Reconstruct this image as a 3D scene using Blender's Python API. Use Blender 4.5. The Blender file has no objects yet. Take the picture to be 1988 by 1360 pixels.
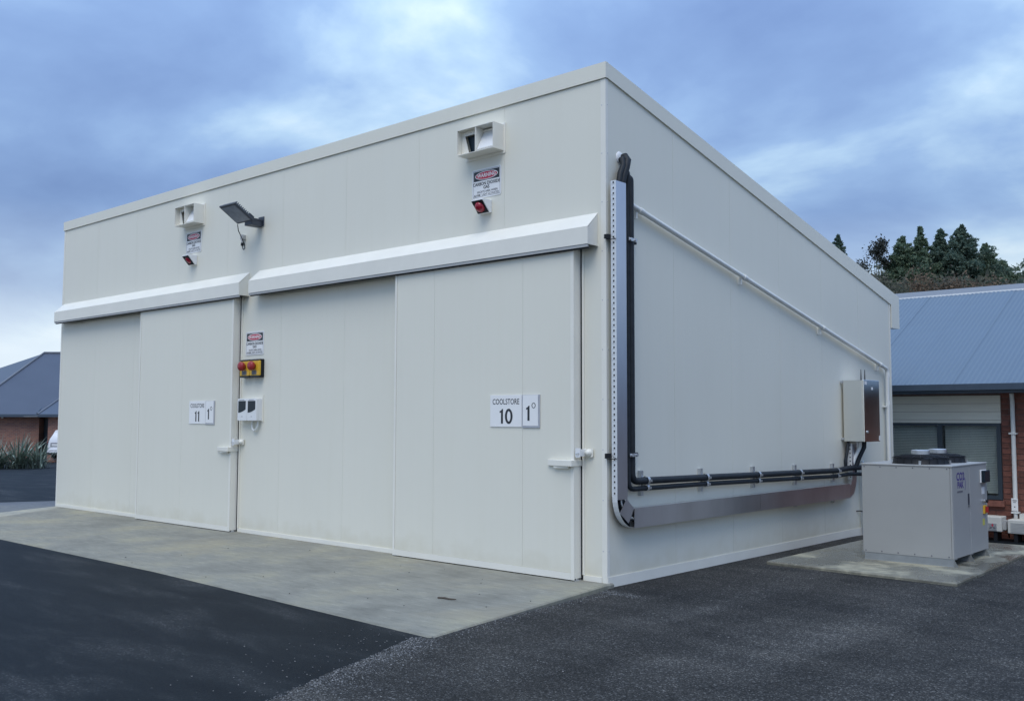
import bpy, bmesh, math, random
import numpy as np
from mathutils import Vector
random.seed(7); rng = np.random.default_rng(7)
S = bpy.context.scene
C = S.collection
R = math.radians

# ------------------------------------------------------------ camera
cd = bpy.data.cameras.new('camera'); cam = bpy.data.objects.new('camera', cd); C.objects.link(cam)
cd.sensor_width = 36.0; cd.lens = 1909.95 / 1988 * 36.0
cd.clip_start = 0.1; cd.clip_end = 2000
cam.location = (5.6287, -7.6249, 1.6)
yaw, pitch, roll = -0.731777, 0.069462, 0.002682
fwd = Vector((math.sin(yaw) * math.cos(pitch), math.cos(yaw) * math.cos(pitch), math.sin(pitch)))
q = fwd.to_track_quat('-Z', 'Y')
from mathutils import Quaternion
cam.rotation_mode = 'QUATERNION'
cam.rotation_quaternion = q @ Quaternion((0, 0, 1), roll)
S.camera = cam
S.render.resolution_x, S.render.resolution_y = 1024, 700

# ------------------------------------------------------------ sky and sun
SUN_DIR = Vector((0.22, -0.47, 0.86)).normalized()        # towards the sun (behind thin cloud)
SKY_OFF = (-10.74, 19.93, -0.297)
w = bpy.data.worlds.new('World'); S.world = w; w.use_nodes = True
nt = w.node_tree; nt.nodes.clear()
def N(t, ty, **kw):
    n = t.nodes.new(ty)
    for k, v in kw.items():
        if k.startswith('i_'):
            n.inputs[k[2:].replace('_', ' ')].default_value = v
        else:
            setattr(n, k, v)
    return n
def L(t, a, b): t.links.new(a, b)
def ramp(t, fac, stops, interp='LINEAR'):
    n = t.nodes.new('ShaderNodeValToRGB'); n.color_ramp.interpolation = interp
    e = n.color_ramp.elements
    while len(e) > 1: e.remove(e[0])
    e[0].position = stops[0][0]; e[0].color = stops[0][1]
    for p, c in stops[1:]:
        x = e.new(p); x.color = c
    if fac is not None: L(t, fac, n.inputs[0])
    return n
def g(v, a=1): return (v, v, v, a)
def mixc(t, fac, a, b, mode='MIX'):
    n = t.nodes.new('ShaderNodeMix'); n.data_type = 'RGBA'; n.blend_type = mode
    for s, v in ((n.inputs[0], fac), (n.inputs[6], a), (n.inputs[7], b)):
        if hasattr(v, 'is_linked'): L(t, v, s)
        elif isinstance(v, (int, float)): s.default_value = v
        else: s.default_value = (*v[:3], 1)
    return n.outputs[2]
def math_(t, op, a, b=None, clamp=False):
    n = t.nodes.new('ShaderNodeMath'); n.operation = op; n.use_clamp = clamp
    for s, v in ((n.inputs[0], a), (n.inputs[1], b)):
        if v is None: continue
        if hasattr(v, 'is_linked'): L(t, v, s)
        else: s.default_value = v
    return n.outputs[0]

sky = N(nt, 'ShaderNodeTexSky', sky_type='NISHITA', sun_disc=False)
sky.sun_elevation = math.asin(SUN_DIR.z); sky.sun_rotation = math.atan2(SUN_DIR.x, SUN_DIR.y)
tc = N(nt, 'ShaderNodeTexCoord')
sep = N(nt, 'ShaderNodeSeparateXYZ'); L(nt, tc.outputs['Generated'], sep.inputs[0])
zz = math_(nt, 'ADD', math_(nt, 'MAXIMUM', sep.outputs[2], 0.0), 0.30)
cmb = N(nt, 'ShaderNodeCombineXYZ')
L(nt, math_(nt, 'DIVIDE', sep.outputs[0], zz), cmb.inputs[0]); L(nt, math_(nt, 'DIVIDE', sep.outputs[1], zz), cmb.inputs[1])
mp0 = N(nt, 'ShaderNodeMapping'); mp0.inputs['Location'].default_value = (SKY_OFF[0], SKY_OFF[1], SKY_OFF[2]); L(nt, cmb.outputs[0], mp0.inputs[0])
n1 = N(nt, 'ShaderNodeTexNoise', i_Scale=2.1, i_Detail=7.0, i_Roughness=0.51, i_Distortion=0.2); L(nt, mp0.outputs[0], n1.inputs['Vector'])
n2 = N(nt, 'ShaderNodeTexNoise', i_Scale=0.75, i_Detail=2.0, i_Roughness=0.5); L(nt, mp0.outputs[0], n2.inputs['Vector'])
fac = math_(nt, 'ADD', math_(nt, 'MULTIPLY', n1.outputs[0], 0.72), math_(nt, 'MULTIPLY', n2.outputs[0], 0.28))
cl = ramp(nt, fac, [(0.36, (1.72, 2.75, 5.25, 1)), (0.47, (2.30, 3.60, 6.30, 1)), (0.54, (2.95, 4.50, 7.2, 1)), (0.60, (4.4, 6.2, 8.3, 1)), (0.68, (7.6, 9.0, 9.7, 1))])
hz = ramp(nt, sep.outputs[2], [(0.0, g(0.95)), (0.06, g(0.78)), (0.12, g(0.22)), (0.20, g(0.0))])
clh = mixc(nt, hz.outputs[0], cl.outputs[0], (10.8, 12.1, 13.2))
mix1 = mixc(nt, 0.92, sky.outputs[0], clh)
# overcast luminance law: brighter towards the zenith, (1 + 2 sin h)
ov = math_(nt, 'MULTIPLY', math_(nt, 'ADD', math_(nt, 'MULTIPLY', math_(nt, 'MAXIMUM', sep.outputs[2], 0.0), 2.0), 1.0), 0.66)
vm = N(nt, 'ShaderNodeVectorMath', operation='SCALE'); L(nt, mix1, vm.inputs[0]); L(nt, ov, vm.inputs['Scale'])
bg = N(nt, 'ShaderNodeBackground', i_Strength=0.10); L(nt, vm.outputs[0], bg.inputs[0])
wo = N(nt, 'ShaderNodeOutputWorld'); L(nt, bg.outputs[0], wo.inputs[0])

sd = bpy.data.lights.new('sun', 'SUN'); so = bpy.data.objects.new('sun', sd); C.objects.link(so)
sd.energy = 1.5; sd.angle = R(40); sd.color = (1.0, 0.94, 0.82)
so.rotation_mode = 'QUATERNION'; so.rotation_quaternion = SUN_DIR.to_track_quat('Z', 'Y')
vs = S.view_settings; vs.view_transform = 'Standard'; vs.look = 'None'; vs.exposure = 0.22; vs.gamma = 1.0; vs.use_curve_mapping = False
S.cycles.use_denoising = True
S.cycles.max_bounces = 8

# ------------------------------------------------------------ materials
MATS = {}
def mat(name, col, rough=0.5, metal=0.0, var=0.06, scale=6.0, bump=0.0, bscale=60.0, spec=0.5, objvar=0.0, stretch=None, aniso=0):
    if name in MATS: return MATS[name]
    m = bpy.data.materials.new(name); m.use_nodes = True; t = m.node_tree
    b = t.nodes['Principled BSDF']; b.inputs['Metallic'].default_value = metal
    b.inputs['Specular IOR Level'].default_value = spec
    o = N(t, 'ShaderNodeTexCoord'); vec = o.outputs['Object']
    if stretch:
        mpn = N(t, 'ShaderNodeMapping'); mpn.inputs['Scale'].default_value = stretch; L(t, vec, mpn.inputs[0]); vec = mpn.outputs[0]
    nz = N(t, 'ShaderNodeTexNoise', i_Scale=scale, i_Detail=5.0, i_Roughness=0.6); L(t, vec, nz.inputs['Vector'])
    lo = tuple(max(0, c * (1 - var)) for c in col); hi = tuple(min(1, c * (1 + var)) for c in col)
    r1 = ramp(t, nz.outputs[0], [(0.3, (*lo, 1)), (0.7, (*hi, 1))])
    cc = r1.outputs[0]
    if objvar:
        oi = N(t, 'ShaderNodeObjectInfo')
        r2 = ramp(t, oi.outputs['Random'], [(0, g(1 - objvar)), (1, g(1 + objvar))])
        cc = mixc(t, 1.0, cc, r2.outputs[0], 'MULTIPLY')
    L(t, cc, b.inputs['Base Color'])
    rr = N(t, 'ShaderNodeMapRange'); rr.inputs[3].default_value = max(0.02, rough - 0.06); rr.inputs[4].default_value = min(1, rough + 0.06)
    L(t, nz.outputs[0], rr.inputs[0]); L(t, rr.outputs[0], b.inputs['Roughness'])
    if bump:
        nb = N(t, 'ShaderNodeTexNoise', i_Scale=bscale, i_Detail=3.0); L(t, vec, nb.inputs['Vector'])
        bp = N(t, 'ShaderNodeBump'); bp.inputs['Strength'].default_value = bump; bp.inputs['Distance'].default_value = 0.01
        L(t, nb.outputs[0], bp.inputs['Height']); L(t, bp.outputs[0], b.inputs['Normal'])
    MATS[name] = m
    return m

def panel_mat():
    """off-white painted sandwich panel, faint dirt runs and a splash zone near the floor"""
    m = mat('panel_paint', (0.765, 0.748, 0.65), 0.42, var=0.015, scale=0.7, spec=0.4)
    t = m.node_tree; b = t.nodes['Principled BSDF']
    o = N(t, 'ShaderNodeNewGeometry'); mpn = N(t, 'ShaderNodeMapping'); mpn.inputs['Scale'].default_value = (9, 9, 0.35)
    L(t, o.outputs['Position'], mpn.inputs[0])
    st = N(t, 'ShaderNodeTexNoise', i_Scale=1.0, i_Detail=5.0, i_Roughness=0.65); L(t, mpn.outputs[0], st.inputs['Vector'])
    s = ramp(t, st.outputs[0], [(0.45, g(1.0)), (0.78, (0.986, 0.983, 0.974, 1))])
    old = b.inputs['Base Color'].links[0].from_socket
    c1 = mixc(t, 1.0, old, s.outputs[0], 'MULTIPLY')
    sp = N(t, 'ShaderNodeSeparateXYZ'); L(t, o.outputs['Position'], sp.inputs[0])
    nz = N(t, 'ShaderNodeTexNoise', i_Scale=5.0, i_Detail=6.0); L(t, o.outputs['Position'], nz.inputs['Vector'])
    low = math_(t, 'ADD', sp.outputs[2], math_(t, 'MULTIPLY', nz.outputs[0], 0.5))
    lr = ramp(t, low, [(0.20, (0.88, 0.86, 0.80, 1)), (0.55, g(1.0))])
    L(t, mixc(t, 1.0, c1, lr.outputs[0], 'MULTIPLY'), b.inputs['Base Color'])
    wv = N(t, 'ShaderNodeTexNoise', i_Scale=1.3, i_Detail=1.0); L(t, o.outputs['Position'], wv.inputs['Vector'])
    bp = N(t, 'ShaderNodeBump'); bp.inputs['Strength'].default_value = 0.12; bp.inputs['Distance'].default_value = 0.02
    L(t, wv.outputs[0], bp.inputs['Height']); L(t, bp.outputs[0], b.inputs['Normal'])
    return m
PANEL = panel_mat()
TRIM = mat('trim_paint', (0.81, 0.79, 0.71), 0.38, var=0.03, scale=3, spec=0.45)
WHITE = mat('white_plastic', (0.78, 0.79, 0.79), 0.4, var=0.02)
PVC = mat('white_pvc', (0.78, 0.79, 0.76), 0.35, var=0.03)
SIGNW = mat('sign_white', (0.84, 0.84, 0.83), 0.35, var=0.02)
BLACK = mat('black_plastic', (0.016, 0.018, 0.022), 0.5, var=0.15, spec=0.2)
INK = mat('black_ink', (0.022, 0.026, 0.032), 0.5, var=0.05)
DARKGLASS = mat('dark_screen', (0.012, 0.022, 0.032), 0.3, var=0.05, spec=0.25)
SIGNRED = mat('sign_red', (0.55, 0.035, 0.075), 0.4, var=0.03)
RED = mat('red_button', (0.32, 0.022, 0.028), 0.35, var=0.05)
LENS = mat('red_lens', (0.30, 0.012, 0.03), 0.18, var=0.05)
YELLOW = mat('yellow_plastic', (0.72, 0.43, 0.035), 0.4, var=0.03)
PURPLE = mat('purple_ink', (0.055, 0.03, 0.22), 0.5, var=0.05)
GREYINK = mat('grey_ink', (0.14, 0.14, 0.16), 0.5, var=0.05)
FLOODM = mat('charcoal_casting', (0.045, 0.055, 0.075), 0.45, var=0.1)
FLOODG = mat('flood_glass', (0.20, 0.23, 0.28), 0.15, var=0.12, scale=14)
GALV = mat('galvanised_steel', (0.56, 0.58, 0.60), 0.38, 0.75, var=0.14, scale=22)
TRAYF = mat('tray_flange_steel', (0.74, 0.76, 0.77), 0.42, 0.25, var=0.06, scale=22)
TRAYC = mat('tray_cover_steel', (0.60, 0.61, 0.66), 0.34, 1.0, var=0.14, scale=1.6, stretch=(1, 1.0, 0.35))
STAINL = mat('stainless_steel', (0.84, 0.82, 0.77), 0.20, 1.0, var=0.05, scale=0.8, stretch=(1.5, 1.5, 1.0))
RUBBER = mat('pipe_insulation', (0.022, 0.027, 0.033), 0.55, spec=0.25, var=0.25, scale=10, bump=0.15, bscale=40)
UNITG = mat('unit_grey_paint', (0.365, 0.37, 0.36), 0.40, var=0.03, scale=2.5, spec=0.45, bump=0.02, bscale=90)
UNITF = mat('unit_foot_steel', (0.22, 0.235, 0.235), 0.45, 0.2, var=0.1, scale=8)
ROOFB = mat('slate_blue_roof', (0.100, 0.145, 0.200), 0.38, var=0.05, scale=1.2, spec=0.5)
ROOFC = mat('slate_blue_ridge', (0.17, 0.185, 0.21), 0.4, var=0.05)
ROOFD = mat('dark_slate_roof', (0.060, 0.078, 0.115), 0.42, var=0.06, scale=1.0)
GUTTER = mat('gutter_blue', (0.06, 0.085, 0.12), 0.4, var=0.06)
SOFFIT = mat('soffit_grey', (0.42, 0.43, 0.43), 0.6, var=0.05)
BOARD = mat('cream_board', (0.80, 0.76, 0.64), 0.5, var=0.05, scale=3, stretch=(1, 6, 12))
BRICK = mat('red_brick', (0.185, 0.072, 0.052), 0.8, var=0.28, scale=16, bump=0.35, bscale=70, objvar=0.28)
MORTAR = mat('mortar', (0.20, 0.13, 0.11), 0.9, var=0.15, scale=20)
FRAME = mat('window_frame_slate', (0.035, 0.05, 0.065), 0.4, var=0.06)
BLIND = mat('blind_slat', (0.74, 0.77, 0.74), 0.5, var=0.05)
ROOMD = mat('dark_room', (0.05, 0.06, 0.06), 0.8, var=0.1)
ACW = mat('heat_pump_casing', (0.62, 0.62, 0.58), 0.45, var=0.05, scale=4)
CARW = mat('white_car_paint', (0.75, 0.76, 0.78), 0.22, var=0.02, spec=0.6)
TYRE = mat('tyre_rubber', (0.02, 0.02, 0.022), 0.8, var=0.2)
BARK = mat('bark', (0.085, 0.07, 0.055), 0.9, var=0.3, scale=12, bump=0.5)
GLASS = bpy.data.materials.new('window_glass'); GLASS.use_nodes = True
_b = GLASS.node_tree.nodes['Principled BSDF']; _b.inputs['Base Color'].default_value = (0.86, 0.91, 0.90, 1); _b.inputs['Roughness'].default_value = 0.02
_b.inputs['Transmission Weight'].default_value = 1.0; _b.inputs['IOR'].default_value = 1.45

def ground_mat(name, dark, chip):
    m = bpy.data.materials.new(name); m.use_nodes = True; t = m.node_tree; b = t.nodes['Principled BSDF']
    o = N(t, 'ShaderNodeNewGeometry'); pos = o.outputs['Position']
    big = N(t, 'ShaderNodeTexNoise', i_Scale=0.55, i_Detail=5.0, i_Roughness=0.6); L(t, pos, big.inputs['Vector'])
    mpn = N(t, 'ShaderNodeMapping'); mpn.inputs['Scale'].default_value = (0.5, 1.6, 1); mpn.inputs['Rotation'].default_value = (0, 0, 0.25); L(t, pos, mpn.inputs[0])
    mid = N(t, 'ShaderNodeTexNoise', i_Scale=1.3, i_Detail=6.0, i_Roughness=0.65, i_Distortion=0.4); L(t, mpn.outputs[0], mid.inputs['Vector'])
    fine = N(t, 'ShaderNodeTexNoise', i_Scale=55.0, i_Detail=4.0, i_Roughness=0.75); L(t, pos, fine.inputs['Vector'])
    vor = N(t, 'ShaderNodeTexVoronoi', i_Scale=105.0); L(t, pos, vor.inputs['Vector'])
    if dark:
        base = ramp(t, mid.outputs[0], [(0.36, (0.0055, 0.0085, 0.012, 1)), (0.50, (0.009, 0.0125, 0.016, 1)), (0.59, (0.016, 0.0195, 0.0225, 1)), (0.74, (0.036, 0.038, 0.040, 1))])
        fr = ramp(t, fine.outputs[0], [(0.35, g(0.75)), (0.62, g(1.15)), (0.75, g(1.9))])
        c = mixc(t, 1.0, base.outputs[0], fr.outputs[0], 'MULTIPLY')
        sc = ramp(t, vor.outputs['Color'], [(0.76, g(0)), (0.86, g(0.8))])
        dusty = ramp(t, mid.outputs[0], [(0.50, g(0)), (0.66, g(0.6))])
        c = mixc(t, math_(t, 'MULTIPLY', sc.outputs[0], dusty.outputs[0]), c, (0.16, 0.165, 0.17))
        bstr, rgh = 0.35, 0.62
    else:
        base = ramp(t, big.outputs[0], [(0.33, (0.040, 0.041, 0.041, 1)), (0.5, (0.062, 0.062, 0.060, 1)), (0.68, (0.092, 0.091, 0.087, 1))])
        cs = N(t, 'ShaderNodeSeparateColor'); L(t, vor.outputs['Color'], cs.inputs[0])
        vr = ramp(t, cs.outputs[0], [(0.0, g(0.45)), (0.55, g(0.95)), (0.86, g(1.5)), (0.97, g(3.2))])
        c = mixc(t, 1.0, base.outputs[0], vr.outputs[0], 'MULTIPLY')
        edge = ramp(t, vor.outputs['Distance'], [(0.25, g(1.15)), (0.62, g(0.55))])
        c = mixc(t, 1.0, c, edge.outputs[0], 'MULTIPLY')
        bl = ramp(t, mid.outputs[0], [(0.38, g(0.72)), (0.66, (1.25, 1.22, 1.17, 1))])
        c = mixc(t, 1.0, c, bl.outputs[0], 'MULTIPLY')
        v2 = N(t, 'ShaderNodeTexVoronoi', i_Scale=34.0); L(t, pos, v2.inputs['Vector'])
        c2 = N(t, 'ShaderNodeSeparateColor'); L(t, v2.outputs['Color'], c2.inputs[0])
        big_st = math_(t, 'MULTIPLY', ramp(t, c2.outputs[0], [(0.80, g(0)), (0.86, g(1))]).outputs[0], ramp(t, v2.outputs['Distance'], [(0.22, g(0.85)), (0.34, g(0))]).outputs[0])
        c = mixc(t, big_st, c, (0.17, 0.168, 0.16))
        mp6 = N(t, 'ShaderNodeMapping'); mp6.inputs['Scale'].default_value = (1.1, 0.16, 1); mp6.inputs['Rotation'].default_value = (0, 0, 0.55); L(t, pos, mp6.inputs[0])
        n6 = N(t, 'ShaderNodeTexNoise', i_Scale=1.0, i_Detail=3.0); L(t, mp6.outputs[0], n6.inputs['Vector'])
        c = mixc(t, 1.0, c, ramp(t, n6.outputs[0], [(0.40, g(0.74)), (0.52, g(1.0)), (0.64, g(1.18))]).outputs[0], 'MULTIPLY')
        bstr, rgh = 0.9, 0.72
    L(t, c, b.inputs['Base Color']); b.inputs['Roughness'].default_value = rgh; b.inputs['Specular IOR Level'].default_value = 0.10 if dark else 0.18
    hsum = math_(t, 'SUBTRACT', math_(t, 'MULTIPLY', fine.outputs[0], 0.6), math_(t, 'MULTIPLY', vor.outputs['Distance'], 0.0 if dark else 0.9))
    bp = N(t, 'ShaderNodeBump'); bp.inputs['Strength'].default_value = bstr; bp.inputs['Distance'].default_value = 0.012
    L(t, hsum, bp.inputs['Height']); L(t, bp.outputs[0], b.inputs['Normal'])
    return m
ASPH = ground_mat('dark_asphalt', True, False)
CHIP = ground_mat('chip_seal', False, True)

def concrete(name, col, wet):
    m = bpy.data.materials.new(name); m.use_nodes = True; t = m.node_tree; b = t.nodes['Principled BSDF']
    o = N(t, 'ShaderNodeNewGeometry'); pos = o.outputs['Position']
    n1 = N(t, 'ShaderNodeTexNoise', i_Scale=0.9, i_Detail=7.0, i_Roughness=0.62); L(t, pos, n1.inputs['Vector'])
    mpn = N(t, 'ShaderNodeMapping'); mpn.inputs['Scale'].default_value = (2.2, 7, 1); mpn.inputs['Rotation'].default_value = (0, 0, -0.35); L(t, pos, mpn.inputs[0])
    n2 = N(t, 'ShaderNodeTexNoise', i_Scale=1.6, i_Detail=5.0, i_Roughness=0.7); L(t, mpn.outputs[0], n2.inputs['Vector'])
    n3 = N(t, 'ShaderNodeTexNoise', i_Scale=130.0, i_Detail=2.0); L(t, pos, n3.inputs['Vector'])
    base = ramp(t, n1.outputs[0], [(0.30, (*[c * 0.72 for c in col], 1)), (0.48, (*col, 1)), (0.62, (col[0] * 1.22, col[1] * 1.18, col[2] * 1.05, 1)), (0.75, (col[0] * 1.45, col[1] * 1.36, col[2] * 1.15, 1))])
    st = ramp(t, n2.outputs[0], [(0.30, g(0.88)), (0.52, g(1.0)), (0.64, g(1.06)), (0.74, g(1.30))])
    c = mixc(t, 1.0, base.outputs[0], st.outputs[0], 'MULTIPLY')
    f = ramp(t, n3.outputs[0], [(0.3, g(0.88)), (0.7, g(1.1))]); c = mixc(t, 1.0, c, f.outputs[0], 'MULTIPLY')
    mp4 = N(t, 'ShaderNodeMapping'); mp4.inputs['Scale'].default_value = (4, 22, 1); mp4.inputs['Rotation'].default_value = (0, 0, -0.3); L(t, pos, mp4.inputs[0])
    n4 = N(t, 'ShaderNodeTexNoise', i_Scale=1.0, i_Detail=4.0, i_Roughness=0.6); L(t, mp4.outputs[0], n4.inputs['Vector'])
    dsh = ramp(t, n4.outputs[0], [(0.34, g(0.84)), (0.45, g(1.0)), (0.60, g(1.0)), (0.70, g(1.30))]); c = mixc(t, 1.0, c, dsh.outputs[0], 'MULTIPLY')
    n5 = N(t, 'ShaderNodeTexNoise', i_Scale=0.45, i_Detail=6.0, i_Roughness=0.7, i_Distortion=0.6); L(t, pos, n5.inputs['Vector'])
    stn = ramp(t, n5.outputs[0], [(0.52, g(0.0)), (0.64, g(0.30))]); c = mixc(t, stn.outputs[0], c, (col[0] * 1.35, col[1] * 1.18, col[2] * 0.92))
    if wet:
        wm = ramp(t, n1.outputs[0], [(0.46, g(0.62)), (0.53, g(0.8)), (0.57, g(1.2))]); c = mixc(t, 1.0, c, wm.outputs[0], 'MULTIPLY')
        rr = ramp(t, n1.outputs[0], [(0.46, g(0.08)), (0.56, g(0.7))]); L(t, rr.outputs[0], b.inputs['Roughness'])
    else:
        b.inputs['Roughness'].default_value = 0.8
    L(t, c, b.inputs['Base Color'])
    bp = N(t, 'ShaderNodeBump'); bp.inputs['Strength'].default_value = 0.25; bp.inputs['Distance'].default_value = 0.004
    L(t, n3.outputs[0], bp.inputs['Height']); L(t, bp.outputs[0], b.inputs['Normal'])
    return m
CONC = concrete('apron_concrete', (0.245, 0.240, 0.200), False)
PADC = concrete('pad_concrete', (0.25, 0.245, 0.20), True)
EDGEC = concrete('apron_edge_concrete', (0.34, 0.33, 0.275), False)
PATHC = concrete('path_concrete', (0.13, 0.14, 0.155), False)

def leaf_mat(name, c0, c1, c2, trans=0.5):
    m = bpy.data.materials.new(name); m.use_nodes = True; t = m.node_tree; b = t.nodes['Principled BSDF']
    o = N(t, 'ShaderNodeNewGeometry')
    r = ramp(t, o.outputs['Random Per Island'], [(0, (*c0, 1)), (0.5, (*c1, 1)), (1, (*c2, 1))])
    L(t, r.outputs[0], b.inputs['Base Color']); b.inputs['Roughness'].default_value = 0.6
    b.inputs['Specular IOR Level'].default_value = 0.3
    if trans:
        tr = N(t, 'ShaderNodeBsdfTranslucent'); L(t, r.outputs[0], tr.inputs[0])
        mx = N(t, 'ShaderNodeMixShader'); mx.inputs[0].default_value = trans; L(t, b.outputs[0], mx.inputs[1]); L(t, tr.outputs[0], mx.inputs[2])
        L(t, mx.outputs[0], t.nodes['Material Output'].inputs[0])
    return m
CONIF = leaf_mat('conifer_needles', (0.07, 0.125, 0.105), (0.13, 0.195, 0.15), (0.21, 0.26, 0.19))
LARCH = leaf_mat('larch_needles', (0.085, 0.15, 0.105), (0.155, 0.22, 0.145), (0.24, 0.29, 0.185))
SCRUB = leaf_mat('scrub_leaves', (0.11, 0.108, 0.09), (0.17, 0.16, 0.13), (0.25, 0.215, 0.16))
SCRUBR = leaf_mat('russet_leaves', (0.13, 0.105, 0.08), (0.21, 0.155, 0.11), (0.30, 0.21, 0.14))
OLIVE = leaf_mat('olive_leaves', (0.09, 0.10, 0.078), (0.145, 0.155, 0.11), (0.21, 0.205, 0.145))
SPARSE = leaf_mat('dark_sparse_leaves', (0.04, 0.048, 0.045), (0.07, 0.078, 0.068), (0.10, 0.10, 0.08))
FLAX = leaf_mat('flax_leaf', (0.09, 0.13, 0.10), (0.15, 0.19, 0.15), (0.26, 0.30, 0.25))
FLAX2 = mat('flax_blade', (0.21, 0.26, 0.205), 0.42, var=0.2, scale=3, objvar=0.5)

# ------------------------------------------------------------ mesh helpers
class MB:
    def __init__(s): s.v = []; s.f = []
    def add(s, vs, fs):
        k = len(s.v); s.v += [tuple(map(float, p)) for p in vs]; s.f += [tuple(i + k for i in f) for f in fs]; return s
    def box(s, a, b, c, d, e, f):
        a, b = min(a, b), max(a, b); c, d = min(c, d), max(c, d); e, f = min(e, f), max(e, f)
        return s.add([(a, c, e), (b, c, e), (b, d, e), (a, d, e), (a, c, f), (b, c, f), (b, d, f), (a, d, f)],
                     [(0, 3, 2, 1), (4, 5, 6, 7), (0, 1, 5, 4), (1, 2, 6, 5), (2, 3, 7, 6), (3, 0, 4, 7)])
    def prism(s, poly, ax, lo, hi):
        """extrude a 2D polygon along axis ax ('x': poly is (y,z); 'y': (x,z); 'z': (x,y))"""
        def P(p, t): return {'x': (t, p[0], p[1]), 'y': (p[0], t, p[1]), 'z': (p[0], p[1], t)}[ax]
        n = len(poly)
        vs = [P(p, lo) for p in poly] + [P(p, hi) for p in poly]
        return s.add(vs, [tuple(range(n))[::-1], tuple(range(n, 2 * n))] + [(i, (i + 1) % n, n + (i + 1) % n, n + i) for i in range(n)])
    def tube(s, path, r, n=10, cap=True):
        pts = [Vector(p) for p in path]; k0 = len(s.v); m = len(pts)
        rs = r if hasattr(r, '__len__') else [r] * m
        up = None; rings = []
        for i, p in enumerate(pts):
            d = (pts[min(i + 1, m - 1)] - pts[max(i - 1, 0)]).normalized()
            if up is None:
                up = Vector((0, 0, 1)) if abs(d.z) < 0.9 else Vector((1, 0, 0))
            a = d.cross(up).normalized(); u = a.cross(d).normalized(); up = u
            rings.append([p + (a * math.cos(2 * math.pi * j / n) + u * math.sin(2 * math.pi * j / n)) * rs[i] for j in range(n)])
        vs = [v for rg in rings for v in rg]; fs = []
        for i in range(m - 1):
            for j in range(n):
                fs.append((i * n + j, i * n + (j + 1) % n, (i + 1) * n + (j + 1) % n, (i + 1) * n + j))
        if cap: fs += [tuple(range(n))[::-1], tuple(range((m - 1) * n, m * n))]
        return s.add(vs, fs)
    def cyl(s, p0, p1, r, n=14): return s.tube([p0, p1], r, n)
    def ring(s, c, r, t, n=28, k=5):
        vs = []; fs = []
        for i in range(n):
            a = 2 * math.pi * i / n
            for j in range(k):
                b = 2 * math.pi * j / k; rr = r + t * math.cos(b)
                vs.append((c[0] + rr * math.cos(a), c[1] + rr * math.sin(a), c[2] + t * math.sin(b)))
        for i in range(n):
            for j in range(k):
                fs.append((i * k + j, ((i + 1) % n) * k + j, ((i + 1) % n) * k + (j + 1) % k, i * k + (j + 1) % k))
        return s.add(vs, fs)
    def dome(s, c, ax, r, h, n=16, m=5):
        """half ellipsoid with base centre c pointing along unit vector ax"""
        ax = Vector(ax).normalized(); a = ax.orthogonal().normalized(); b = ax.cross(a); c = Vector(c)
        vs = []; fs = []
        for i in range(m):
            t = math.pi / 2 * i / m
            for j in range(n):
                w_ = 2 * math.pi * j / n
                vs.append(c + (a * math.cos(w_) + b * math.sin(w_)) * r * math.cos(t) + ax * h * math.sin(t))
        vs.append(c + ax * h)
        for i in range(m - 1):
            for j in range(n): fs.append((i * n + j, i * n + (j + 1) % n, (i + 1) * n + (j + 1) % n, (i + 1) * n + j))
        for j in range(n): fs.append(((m - 1) * n + j, (m - 1) * n + (j + 1) % n, m * n))
        fs.append(tuple(range(n))[::-1])
        return s.add(vs, fs)
    def build(s, name, m, parent=None, smooth=False, bevel=0.0, label=None, kind=None, fix=True, seg=1):
        me = bpy.data.meshes.new(name); me.from_pydata(s.v, [], s.f)
        if (fix and len(s.f) < 20000) or bevel:
            bm = bmesh.new(); bm.from_mesh(me)
            bmesh.ops.recalc_face_normals(bm, faces=bm.faces)
            if bevel:
                ed = [e for e in bm.edges if len(e.link_faces) == 2 and e.calc_face_angle(0) > 0.5]
                bmesh.ops.bevel(bm, geom=ed, offset=bevel, segments=seg, affect='EDGES', clamp_overlap=True, profile=0.5)
            bm.to_mesh(me); bm.free()
        if smooth:
            for p in me.polygons: p.use_smooth = True
            me.set_sharp_from_angle(angle=R(40))
        me.materials.append(m)
        o = bpy.data.objects.new(name, me); C.objects.link(o)
        if parent is not None: o.parent = parent
        if label: o['label'] = label
        if kind: o['kind'] = kind
        return o

def thing(name, label, cat, loc=(0, 0, 0), rz=0.0, group=None):
    o = bpy.data.objects.new(name, None); C.objects.link(o); o.empty_display_size = 0.1
    o.location = loc; o.rotation_euler = (0, 0, rz); o['label'] = label; o['category'] = cat
    if group: o['group'] = group
    return o
def tag(o, label, cat, group=None, kind=None):
    o['label'] = label; o['category'] = cat
    if group: o['group'] = group
    if kind: o['kind'] = kind
    return o
def box(name, m, parent, a, b, c, d, e, f, bevel=0.0, **k): return MB().box(a, b, c, d, e, f).build(name, m, parent, bevel=bevel, **k)

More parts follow.
